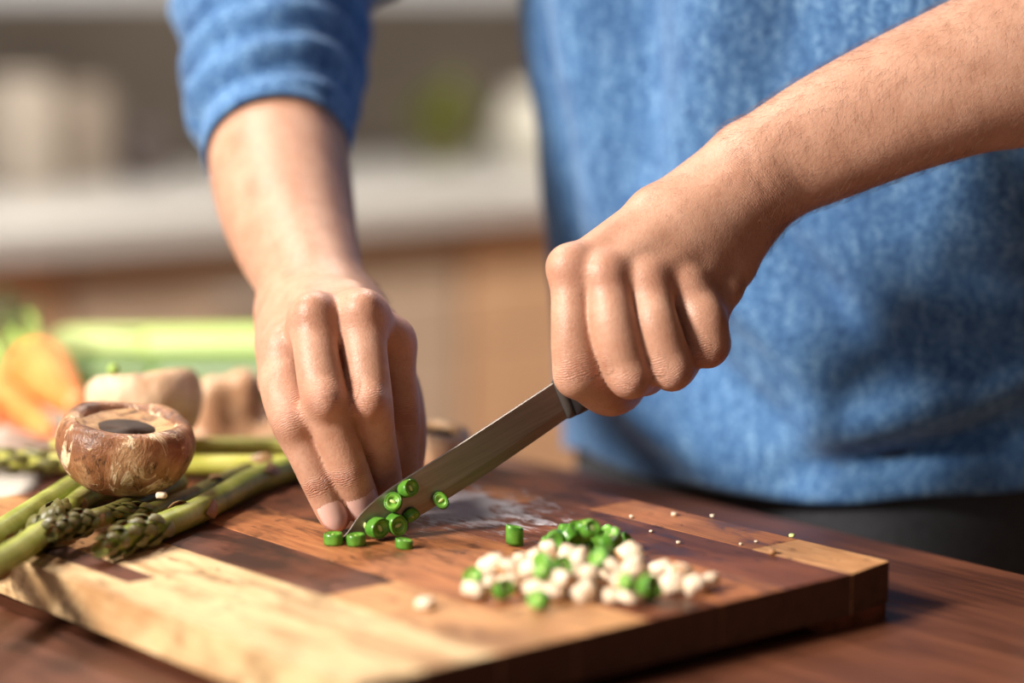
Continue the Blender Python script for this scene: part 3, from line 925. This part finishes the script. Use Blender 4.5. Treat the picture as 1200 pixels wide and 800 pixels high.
# crumbs
def crumb(px, py, s, m, lab, cat='crumb', name='mushroom_crumb', grp=None):
    o = obj(name, DM[int(px) % 8].copy(), None)
    o.data.materials.clear(); o.data.materials.append(m)
    s *= .60 if s < .6 else 1; o.scale = (s, s, s*.8); o.location = PZ(px, py, .0030*s)
    o.rotation_euler = (0, 0, px)
    tag(o, lab, cat, grp)
crumb(499, 707, .72, dm.m, 'single round pale dice lying alone on the light wood')
crumb(905, 646, .55, bmn.m, 'brown crumb on the board toward its outer corner')
crumb(928, 627, .38, seedm, 'tiny yellow-green crumb at the edge of the board')
for q in ((835, 604, .34), (740, 605, .32), (763, 622, .28), (795, 635, .32), (868, 637, .24), (790, 602, .40), (886, 634, .2)):
    crumb(*q, dm.m, 'tiny pale crumb scattered on the bare wood of the board', 'crumb', 'mushroom_crumb', 'tiny pale crumbs')
o = obj('bean_seed', BM[0][2], None); o.matrix_world = Matrix.Translation(on_blade(427, 615)+KN*.0012-KU*0) @ KN.to_track_quat('Z', 'Y').to_matrix().to_4x4() @ Matrix.Translation((0, 0, -.004))
tag(o, 'tiny pale bean seed stuck on the blade near its tip', 'seed')

# ------------------------------------------------------------------ asparagus
def asp_mat(name, a, b, c):
    m = NT(name, .38); v = m.coord(); n = m.noise(v, 60, 5, .6)
    f = m.noise(m.coord(scale=(1, 1, 1)), 260, 3)
    col = m.ramp(n, [(.25, lin(*a)), (.5, lin(*b)), (.75, lin(*c))])
    m.set('Base Color', col); m.set('Subsurface Weight', .08); m.set('Subsurface Scale', .003)
    m.bump(f, .2, .0006)
    return m.m
asp_g = asp_mat('asparagus_green', (108, 118, 40), (150, 158, 66), (184, 186, 104))
asp_y = asp_mat('asparagus_yellow', (150, 146, 50), (186, 184, 82), (206, 200, 116))
asp_b = asp_mat('asparagus_bract', (104, 76, 50), (150, 116, 78), (178, 146, 112))
asp_t = asp_mat('asparagus_tip', (70, 68, 38), (106, 102, 52), (140, 134, 72))
def bract_mesh(L, w):
    vv = []; ff = []
    n = 5
    for i in range(n):
        t = i/(n-1); ww = w*math.sin(math.pi*(.28+.72*t)) if t < 1 else .00005
        for j in range(5):
            q = j/2-1
            vv.append(Vector((q*ww, t*L, .0010*math.sin(math.pi*t*.9)+.0012*(1-q*q)*math.sin(math.pi*min(1, t+.2)))))
    for i in range(n-1):
        for j in range(4): ff.append((i*5+j, i*5+j+1, (i+1)*5+j+1, (i+1)*5+j))
    b = len(vv)
    vv += [p-Vector((0, 0, .0005)) for p in vv[:b]]
    ff += [tuple(q+b for q in reversed(f)) for f in ff]
    return mesh('bract', vv, ff)
BR = bract_mesh(.0115, .0036); BR.materials.append(asp_b)
BT2 = bract_mesh(.0125, .0028); BT2.materials.append(asp_t)
def asparagus(pts, r, label, tip=True, mat=asp_g, bracts=4, seed=0):
    """pts: (px, py, z) from cut end to tip"""
    g = random.Random(seed)
    r *= 1.1; ctrl = [PZ(q[0], q[1], q[2]+.0006) for q in pts]
    path = [Vector(q) for q in catmull([tuple(c) for c in ctrl], 10)]
    n = len(path)
    root = empty('asparagus_spear', path[0]); tag(root, label, 'asparagus', 'asparagus spears')
    inv = Matrix.Translation(-path[0])
    rad = []
    for i in range(n):
        t = i/(n-1)
        rr = r*(1-.10*t)
        if tip and t > .82: rr = r*(.90-.62*((t-.82)/.18)**1.6)
        rad.append(rr)
    vv, ff, fr = tube(path, rad, 18, lambda i, a: 1+.035*math.cos(6*a+i*.05))
    o = obj('stem', mesh('stem', vv, ff), mat, root); o.matrix_parent_inverse = inv
    def put(me, i, a, lift, sc):
        p, t, x, y = fr[min(i, n-1)]
        out = x*math.cos(a)+y*math.sin(a); side = t.cross(out)
        tt = (t*math.cos(lift)+out*math.sin(lift)).normalized()
        oo = side.cross(tt) if side.cross(tt).dot(out) > 0 else -side.cross(tt)
        M = Matrix((tt.cross(oo), tt, oo)).transposed().to_4x4()
        b = obj('bract', me, None, root)
        b.matrix_parent_inverse = inv
        b.matrix_basis = Matrix.Translation(p+out*(rad[min(i, n-1)]*.94)) @ M @ Matrix.Scale(sc, 4)
    for k in range(bracts):
        put(BR, int(n*(.10+.70*(k+.5*g.random())/max(1, bracts))), 2.4*k+g.random()*1.2+.6, .06, g.uniform(.85, 1.15)*r/.0055)
    if tip:
        for k in range(30):
            q = k/30
            put(BT2, int(n*(.66+.33*q)), 2.4*k, .13-.06*q+g.uniform(-.03, .10), (1.05-.35*q)*r/.0055)
    return root
asparagus([(-120, 692, .006), (-40, 645, .006), (0, 624, .006), (50, 592, .0065), (92, 566, .0065), (130, 545, .0065)], .0057, 'thick pale green asparagus stalk under the charred mushroom, cut end off the board', False, asp_g, 3, 1)
asparagus([(-90, 712, .009), (-40, 682, .008), (0, 658, .0075), (32, 638, .0075), (56, 616, .008), (72, 598, .009)], .0056, 'green asparagus spear with its tip crossing the darker tips at the board edge', True, asp_g, 3, 2)
asparagus([(200, 535, .0065), (150, 556, .0065), (108, 578, .0065), (84, 594, .0068), (60, 614, .007), (40, 632, .007)], .0052, 'asparagus spear running from under the charred mushroom toward the board edge', True, asp_g, 3, 3)
asparagus([(352, 545, .006), (300, 562, .006), (266, 580, .006), (228, 600, .006), (190, 616, .0062), (155, 628, .0065), (124, 640, .007)], .0059, 'asparagus spear lying free on the board with big open tip scales', True, asp_g, 5, 4)
asparagus([(290, 552, .006), (240, 575, .006), (200, 592, .0065), (165, 602, .0075), (128, 602, .010)], .0042, 'thin asparagus spear tucked between the free spear and the mushroom', True, asp_t, 3, 5)
asparagus([(210, 566, .006), (170, 585, .0068), (130, 602, .009), (96, 612, .011), (66, 622, .012)], .0045, 'dark asparagus spear lying across the other tips', True, asp_t, 3, 6)
asparagus([(360, 545, .0065), (300, 545, .0065), (230, 545, .0065), (150, 544, .0065), (75, 541, .0065), (0, 538, .007), (-60, 536, .007)], .0050, 'yellow-green asparagus spear lying straight behind the charred mushroom', True, asp_y, 4, 7)
asparagus([(362, 523, .0085), (300, 523, .008), (225, 523, .0075), (150, 524, .007), (60, 526, .007)], .0047, 'yellow asparagus stalk farthest back, beside the knobbly root', False, asp_y, 3, 8)

# ------------------------------------------------------------------ mushrooms (lying with the open side up)
def mush_mat(name, c0, c1, c2, fleck, char=.88):
    m = NT(name, .42)
    v = m.coord(); n = m.noise(v, 34, 6, .65, .6)
    col = m.ramp(n, [(.28, lin(*c0)), (.5, lin(*c1)), (.72, lin(*c2))])
    vv = m.noise(m.coord(scale=(1, 1, .45)), 70, 5, .7, 1.5)
    col = m.mix(m.ramp(vv, [(.55, 0.0), (.62, fleck)]), col, lin(232, 204, 168))
    vd = m.noise(m.coord(scale=(1, 1, .6), loc=(3, 1, 0)), 150, 4, .7, 1.0)
    col = m.mix(m.ramp(vd, [(.56, 0.0), (.68, fleck)]), col, lin(70, 40, 24))
    zz = m.sep(m.coord())[2]
    ch = m.math('ADD', m.math('MULTIPLY', zz, 16.0), m.math('MULTIPLY', m.noise(m.coord(loc=(7, 2, 0)), 60, 5, .65), .6))
    col = m.mix(m.ramp(ch, [(char, 0.0), (char+.12, .9)]), col, lin(58, 34, 22))
    m.set('Base Color', col); m.bump(m.math('ADD', vv, n), .7, .002)
    m.set('Subsurface Weight', .06); m.set('Subsurface Scale', .003)
    return m.m
mm1 = mush_mat('charred_cap', (84, 48, 28), (142, 92, 58), (214, 172, 130), 1.0)
mm2 = mush_mat('cream_cap', (186, 138, 104), (226, 192, 158), (244, 224, 200), .2)
vm = NT('mushroom_veil', .6); v = vm.coord(); n_ = vm.noise(v, 70, 5, .65, .8)
vm.set('Base Color', vm.ramp(n_, [(.36, lin(70, 42, 26)), (.46, lin(176, 132, 88)), (.7, lin(212, 176, 130))])); vm.bump(n_, .5, .002)
veil = vm.m
gillm = simple('mushroom_gill', lin(52, 34, 24), .7, .3, 150, .4)
def mushroom(px, py, Y, zb, R, H, label, m, tilt=(0, 0, 0), seed=0, stem=True, hole=.55):
    c = P(px, py, Y); c.z = zb
    root = empty('mushroom', c); root.rotation_euler = tilt
    tag(root, label, 'mushroom', None)
    prof = [(.02, 0), (.30, .015), (.55, .07), (.78, .20), (.93, .40), (1.0, .62), (.985, .80), (.93, .93), (.84, .995), (.74, 1.0), (.66, .965), (.60, .90)]
    prof = [(q[0], q[1]) for q in catmull(prof, 3)]
    def fn(p, a, i):
        k = 1+.05*mnoise.noise(Vector((math.cos(a)*1.3+seed, math.sin(a)*1.3, p.z*1.1)))+.02*mnoise.noise(Vector((math.cos(a)*5+seed, math.sin(a)*5, p.z*4)))
        zz = p.z+.06*p.z*mnoise.noise(Vector((math.cos(a)*1.1, math.sin(a)*1.1+seed, 5)))
        return Vector((p.x*k*R, p.y*k*R, zz*H))
    vv, ff = lathe(prof, 56, fn); ff = ff[:-1]
    obj('cap', mesh('cap', vv, ff), m, root)
    # veil: torn ring of tissue, then gills and stem stump
    def fv(p, a, i):
        k = 1+(.16*mnoise.noise(Vector((math.cos(a)*2.2+seed, math.sin(a)*2.2, 2))) if i < 2 else 0)
        return Vector((p.x*R*k, p.y*R*k, p.z*H))
    vv, ff = lathe([(hole, .80), (hole+.02, .85), (.5, .90), (.62, .94), (.74, .985)], 48, fv)
    obj('veil', mesh('veil', vv, ff[:-2]), veil, root)
    nn = 72
    def fg(p, a, i): return Vector((p.x*R, p.y*R, (p.z+(.035 if (round(a/(2*math.pi)*nn) % 2) else -.02))*H))
    vv, ff = lathe([(.10, .66), (.3, .67), (.5, .72), (.70, .84)], nn, fg)
    obj('gills', mesh('gills', vv, ff), gillm, root)
    if stem:
        def fs_(p, a, i): return Vector((p.x*R*(1+.06*math.sin(3*a+seed)), p.y*R, p.z*H))
        vv, ff = lathe([(.22, .60), (.21, .80), (.22, .93), (.20, .97), (.08, .985)], 24, fs_)
        obj('stem', mesh('stem', vv, ff), veil, root)
    return root
mushroom(142, 560, 1.128, .0125, .0328, .0352, 'brown flecked charred mushroom lying open side up on the asparagus', mm1, (math.radians(6), math.radians(7), 0), 3, False, .30)
mushroom(173, 505, 1.235, .0125, .0305, .0375, 'cream-brown mushroom standing open side up behind the charred one', mm2, (math.radians(-13), math.radians(3), .6), 9, True, .5)
mushroom(510, 550, 1.245, 0.0, .0185, .0205, 'small pale mushroom on the board behind the fingers and blade', mm2, (0.1, 0, .2), 15, False, .5)
# pea on the rim, crumb under the mushroom
pm = simple('pea_green', lin(160, 190, 90), .35, .15, 100)
vv, ff = lathe([(.0003, -.0031), (.0016, -.0027), (.0029, -.0012), (.0031, .0003), (.0027, .0017), (.0014, .0029), (.0004, .0033)], 16)
o = obj('pea', mesh('pea', vv, ff), pm); o.location = P(133, 433, 1.238)
tag(o, 'small pale green pea sitting on the rim of the cream-brown mushroom', 'pea')
o = obj('mushroom_crumb', DM[2], None); o.location = P(189, 580, 1.10); o.scale = (.38,)*3
tag(o, 'tiny white crumb caught beneath the charred mushroom', 'crumb')

# ------------------------------------------------------------------ knobbly root
rootm = mush_mat('root_skin', (140, 96, 66), (184, 140, 106), (224, 190, 156), .2, 5.0)
bmr = bmesh.new()
xs3 = steps((-.05, .06, .0022)); ys3 = steps((-.04, .05, .0022)); zs3 = steps((-.004, .075, .0022))
R3 = Field(xs3, ys3, zs3)
for a, b, ra, rb in [((-.022, 0, .014), (.026, .004, .016), .015, .017), ((-.010, -.004, .018), (-.012, -.004, .050), .011, .0098),
                     ((.004, .002, .018), (.0045, .000, .053), .011, .0105), ((.02, 0, .02), (.034, .006, .034), .013, .010), ((-.02, -.004, .016), (-.032, -.010, .012), .012, .010)]:
    add_chain(R3, [(Vector(a), ra), (Vector(b), rb)], .007)
p3, q3 = surface_nets(R3); p3 = laplace(p3, q3, 2)
o = obj('knobbly_root', mesh_np('knobbly_root', p3, q3), rootm)
c = P(277, 500, 1.325); o.location = (c.x, c.y, TZ+.0005)
tag(o, 'knobbly brown root with two upright pale knobs behind the hand', 'root vegetable')
bmr.free()

# ------------------------------------------------------------------ plate, carrots, leek, cloth
platem = NT('white_glaze', .25); platem.set('Base Color', lin(226, 220, 212))
plate_c = Vector((-.292, 1.425, TZ))
prof = [(.002, .004), (.06, .004), (.075, .006), (.095, .014), (.108, .020), (.110, .0215), (.1085, .0225), (.094, .0175), (.074, .0095), (.058, .0078), (.002, .0078)]
vv, ff = lathe([(r, z-.004) for r, z in prof], 72)
plate = obj('plate', mesh('plate', vv, ff), platem.m); plate.location = plate_c
tag(plate, 'white round plate holding the carrots', 'plate')
clothm = simple('grey_linen', lin(186, 178, 168), .9, .15, 90, .3)
bm = bmesh.new()
gv = [[bm.verts.new((i*.006, j*.006, .0022*mnoise.noise(Vector((i*.13, j*.13, 1)))+.0024)) for j in range(22)] for i in range(34)]
for i in range(33):
    for j in range(21): bm.faces.new((gv[i][j], gv[i+1][j], gv[i+1][j+1], gv[i][j+1]))
cl = obj('napkin', from_bm('napkin', bm), clothm)
cl.location = (-.46, 1.205, TZ+.0008); cl.rotation_euler = (0, 0, .0)
md = cl.modifiers.new('thick', 'SOLIDIFY'); md.thickness = .0012; md.offset = 1
tag(cl, 'grey linen napkin lying on the table behind the cutting board', 'napkin')

carm = NT('carrot_orange', .42); v = carm.coord(); n_ = carm.noise(carm.coord(scale=(1, 1, 1)), 45, 5, .6)
carm.set('Base Color', carm.ramp(n_, [(.3, lin(214, 110, 44)), (.7, lin(240, 150, 84))])); carm.set('Subsurface Weight', .15); carm.set('Subsurface Scale', .004)
stm = simple('carrot_stem', lin(150, 176, 82), .5, .2, 60)
frm = simple('carrot_frond', lin(62, 96, 58), .6, .3, 60)
def carrot(a, b, R, label, stems, seed):
    g = random.Random(seed)
    root = empty('carrot', a); tag(root, label, 'carrot', 'carrots on the plate')
    d = b-a; n = 26
    path = [a+d*(i/(n-1)) for i in range(n)]
    rad = [R*min(1, (.45+i*.30))*(1-.72*(i/(n-1))**1.3) for i in range(n)]; rad[-1] = R*.08
    vv, ff, fr = tube(path, rad, 24, lambda i, t: 1+.02*math.sin(i*2.3)+.015*mnoise.noise(Vector((i*.7, t, seed))))
    inv = Matrix.Translation(-a)
    o = obj('taproot', mesh('taproot', vv, ff), carm.m, root); o.matrix_parent_inverse = inv
    for k, e in enumerate(stems):
        mid = a.lerp(e, .5)+Vector((g.uniform(-.006, .006), 0, .006))
        pth = [Vector(q) for q in catmull([tuple(a-d*.01), tuple(mid), tuple(e)], 8)]
        vv, ff, fr = tube(pth, [.0036-.0014*i/len(pth) for i in range(len(pth))], 8)
        o = obj('stalk', mesh('stalk', vv, ff), stm, root); o.matrix_parent_inverse = inv
        # feathery leaf at the end of the stalk
        lv = []; lf = []
        for q in range(60):
            base = pth[-1]+Vector((g.gauss(0, .007), g.gauss(0, .007), g.gauss(.004, .005)))
            dr = Vector((g.uniform(-1, 1), g.uniform(-1, 1), g.uniform(-.3, 1))).normalized()*.007
            sd = dr.cross(Vector((g.random(), g.random(), g.random()))).normalized()*.0013
            i0 = len(lv); lv += [base, base+dr*.5+sd, base+dr, base+dr*.5-sd]; lf.append((i0, i0+1, i0+2, i0+3))
        if k % 2 == 0:
            o = obj('frond', mesh('frond', lv, lf, False), frm, root); o.matrix_parent_inverse = inv; tag(o, kind='stuff')
c1 = P(40, 428, 1.46); c1b = P(92, 478, 1.365)
carrot(c1, c1b, .0200, 'thick orange carrot on top, its green stalks pointing up', [P(10, 372, 1.53), P(34, 368, 1.52), P(20, 392, 1.52)], 1)
c2 = P(-6, 466, 1.44); c2b = P(62, 506, 1.350)
carrot(c2, c2b, .0145, 'orange carrot lying low beside the plate rim', [P(-20, 392, 1.50), P(2, 402, 1.50), P(14, 388, 1.50)], 2)
c3 = P(-62, 452, 1.45); c3b = P(-4, 496, 1.355)
carrot(c3, c3b, .0145, 'orange carrot partly hidden by the other two carrots', [P(-60, 385, 1.50), P(-30, 400, 1.50), P(-50, 378, 1.52)], 3)

lk = NT('leek_green', .42)
px_ = lk.sep(lk.coord())[0]
st = lk.noise(lk.coord(scale=(2, 60, 60)), 5, 4)
base = lk.ramp(px_, [(0.0, lin(180, 192, 122)), (.12, lin(156, 178, 88)), (.30, lin(104, 140, 52))])
lk.set('Base Color', lk.mix(lk.ramp(st, [(.35, .35), (.65, 0.0)]), base, lin(104, 140, 56)))
lk_shade = NT('shaded_leek', .45); st = lk_shade.noise(lk_shade.coord(scale=(2, 60, 60)), 5, 4)  # shade beneath the pale leek, painted as a darker green on the lower one
lk_shade.set('Base Color', lk_shade.ramp(st, [(.35, lin(58, 84, 34)), (.65, lin(96, 128, 56))]))
def leek(a, b, r, label, lk=lk):
    root = empty('leek', a); d = b-a
    root.rotation_euler = d.to_track_quat('X', 'Z').to_euler(); tag(root, label, 'leek', 'leeks behind the plate')
    L = d.length; n = 40
    path = [Vector((L*i/(n-1), 0, 0)) for i in range(n)]
    rad = [r*(.94+.06*math.sin(i*.4)) for i in range(n)]; rad[0] = r*.8
    vv, ff, _ = tube(path, rad, 28, lambda i, t: 1+.03*math.sin(5*t+i*.03))
    obj('stem', mesh('stem', vv, ff), lk.m, root)
    for k, (t0, lift) in enumerate(((.1, .0012), (.3, .002), (.5, .003))):
        vv = []; ff = []
        for i in range(20):
            x = L*(t0+(1.02-t0)*i/19)
            for j in range(13):
                t = (-1.0+2.0*j/12)*(1.3-.2*k)+k*2.0+.8
                rr = r*1.0+lift*(.3+i/19)
                vv.append(Vector((x, rr*math.cos(t), rr*math.sin(t))))
        for i in range(19):
            for j in range(12): ff.append((i*13+j, i*13+j+1, (i+1)*13+j+1, (i+1)*13+j))
        o = obj('leaf', mesh('leaf', vv, ff), lk.m, root)
        md = o.modifiers.new('thick', 'SOLIDIFY'); md.thickness = .0012
leek(P(66, 412, 1.545), P(445, 410, 1.475), .0165, 'pale green leek lying across the far side of the plate')
leek(P(80, 440, 1.512), P(440, 444, 1.436), .0125, 'lower leek under the pale green one, its green darkened as painted shade', lk_shade)

# ------------------------------------------------------------------ kitchen run behind
cabm = simple('tan_cabinet', lin(222, 180, 142), .55, .10, 6)
cab2 = simple('grey_oak_cabinet', lin(206, 182, 158), .55, .10, 6)
ctm = NT('white_worktop', .35); ctm.set('Base Color', lin(198, 196, 192))
KR = lambda x, y, z: CF+RDIR*x+U*y+Vector((0, 0, z))
knob = simple('brushed_knob', lin(170, 166, 160), .35, .1)
wt_ = obj('worktop', box_mesh('worktop', -2.3, 3.1, 0, .64, TZ-.04, TZ, .003, 1), ctm.m, loc=CF, rot=(0, 0, KROT))
tag(wt_, 'long white kitchen worktop in the blurred background', 'worktop')
for i in range(2, 8):
    x0 = -2.28+i*.595
    root = empty('base_cabinet', KR(x0, .03, FLOOR_Z), KROT)
    lab = ['tan kitchen base cabinet under the white worktop', 'greyish oak base cabinet between two tan ones'][0 if i != 4 else 1]
    if i == 3: lab = 'tan base cabinet under the worktop with the storage jars'
    if i == 5: lab = 'tan base cabinet beyond the greyish oak one, behind the person'
    tag(root, lab, 'cabinet', 'kitchen base cabinets')
    mt = cabm if i != 4 else cab2
    obj('body', box_mesh('body', 0, .59, .02, .58, .08, .92+TZ-.04), mt, root)
    dr = obj('drawer', box_mesh('drawer', .004, .586, 0, .02, .70, .92+TZ-.045, .002, 1), mt, root)
    obj('handle', box_mesh('handle', .2, .39, -.022, -.010, .775, .787, .003, 1), knob, dr)
    for k in (0, 1):
        d = obj('door', box_mesh('door', .004+k*.292, .294+k*.292, 0, .02, .09, .695, .002, 1), mt, root)
        obj('handle', box_mesh('handle', .262+k*.05, .272+k*.05, -.022, -.010, .45, .62, .003, 1), knob, d)
    obj('plinth', box_mesh('plinth', 0, .59, .06, .08, 0, .08), knob, root)
shm = NT('pale_shelf', .5); shm.set('Base Color', lin(186, 190, 194))
o = obj('wall_shelf', box_mesh('wall_shelf', -1.6, 2.4, .40, .64, .225, .262, .003, 1), shm.m, loc=CF, rot=(0, 0, KROT))
tag(o, 'pale grey shelf on the kitchen wall above the worktop', 'shelf')
def jar(x, y, r, h, m, label, name, cat, lid=None):
    root = empty(name, KR(x, y, TZ), KROT); tag(root, label, cat)
    vv, ff = lathe([(r*.9, 0), (r, .006), (r, h*.8), (r*.94, h*.88), (r*.8, h*.92)], 32)
    obj('body', mesh('body', vv, ff), m, root)
    vv, ff = lathe([(r*.84, h*.915), (r*.88, h*.93), (r*.88, h*.985), (r*.8, h)], 32)
    obj('lid', mesh('lid', vv, ff), lid or m, root)
def at_px(px, yback):           # distance along the run where a pixel column meets the line y = yback
    d = ray(px, 150); o0 = CF+U*yback
    # (o0 + RDIR*x) parallel to d in plan
    x = (d.x*o0.y-d.y*o0.x)/(RDIR.x*d.y-RDIR.y*d.x)
    return x
for k, xl in enumerate((-.9, .35, 1.6)):  # added fill lights, out of view, to brighten the background kitchen
    root = empty('added_fill_lamp', KR(xl, -.70, 1.6), KROT)
    tag(root, 'added round fill lamp, out of view, brightening the kitchen worktop', 'lamp', 'added fill lamps over the worktop')
    vv, ff = lathe([(.05, 0), (.05, -.02), (.15, -.03), (.16, -.05), (.15, -.052), (.02, -.045)], 32)
    obj('housing', mesh('housing', vv, ff), ctm.m, root)
    ld = bpy.data.lights.new('fill_light', 'AREA'); ld.shape = 'DISK'; ld.size = .3; ld.energy = 23; ld.color = (1, .93, .84)
    lo = bpy.data.objects.new('fill_light', ld); COL.objects.link(lo); lo.parent = root; lo.location = (0, 0, -.06)
beige = simple('beige_ceramic', lin(196, 184, 170), .5, .08, 10)
taupe = simple('taupe_ceramic', lin(166, 152, 138), .5, .08, 10)
dark = simple('dark_ceramic', lin(92, 82, 80), .45, .1, 10)
jar(at_px(22, .45), .45, .052, .15, beige, 'beige lidded storage jar on the white worktop', 'storage_jar', 'jar')
jar(at_px(96, .48), .48, .040, .135, taupe, 'taupe lidded storage jar beside the beige one', 'storage_jar', 'jar')
jar(at_px(168, .45), .45, .034, .085, dark, 'dark squat jar on the white worktop', 'storage_jar', 'jar')
pot = simple('olive_pot', lin(120, 116, 70), .6, .1, 20)
x = at_px(520, .42)
root = empty('potted_herb', KR(x, .42, TZ), KROT); tag(root, 'leafy green herb in a small olive pot on the worktop', 'potted plant')
vv, ff = lathe([(.030, 0), (.040, .045), (.043, .05), (.038, .05), (.036, .042)], 28)
obj('pot', mesh('pot', vv, ff), pot, root)
lm = simple('herb_leaf', lin(128, 134, 44), .5, .3, 30)
g = random.Random(3)
vv = []; ff = []
for i in range(7):
    for j in range(3):
        vv.append(Vector(((j-1)*.009*math.sin(math.pi*(i+.3)/6.6), i*.006, .004*math.sin(i*.6)-.002*abs(j-1))))
for i in range(6):
    for j in range(2): ff.append((i*3+j, i*3+j+1, i*3+4+j, i*3+3+j))
leafme = mesh('leaf', vv, ff); leafme.materials.append(lm)
for k in range(70):
    o = obj('leaf', leafme, None, root)
    o.location = (g.gauss(0, .020), g.gauss(0, .020), .05+abs(g.gauss(.02, .018)))
    o.rotation_euler = (g.uniform(-.2, 1.2), g.uniform(-.5, .5), g.uniform(0, 6.28))
vase = NT('white_vase', .4); vase.set('Base Color', lin(226, 222, 208))
x = at_px(622, .34)
root = empty('white_jug', KR(x, .34, TZ), KROT); tag(root, 'round white jug beside the potted herb', 'jug')
vv, ff = lathe([(.035, 0), (.052, .02), (.058, .05), (.050, .08), (.036, .098), (.038, .112), (.033, .112), (.031, .098)], 36)
obj('body', mesh('body', vv, ff), vase.m, root)
pth = [Vector(q) for q in catmull([(.045, 0, .095), (.082, 0, .085), (.085, 0, .05), (.054, 0, .03)], 8)]
vv, ff, _ = tube(pth, [.006]*len(pth), 10)
obj('handle', mesh('handle', vv, ff), vase.m, root)
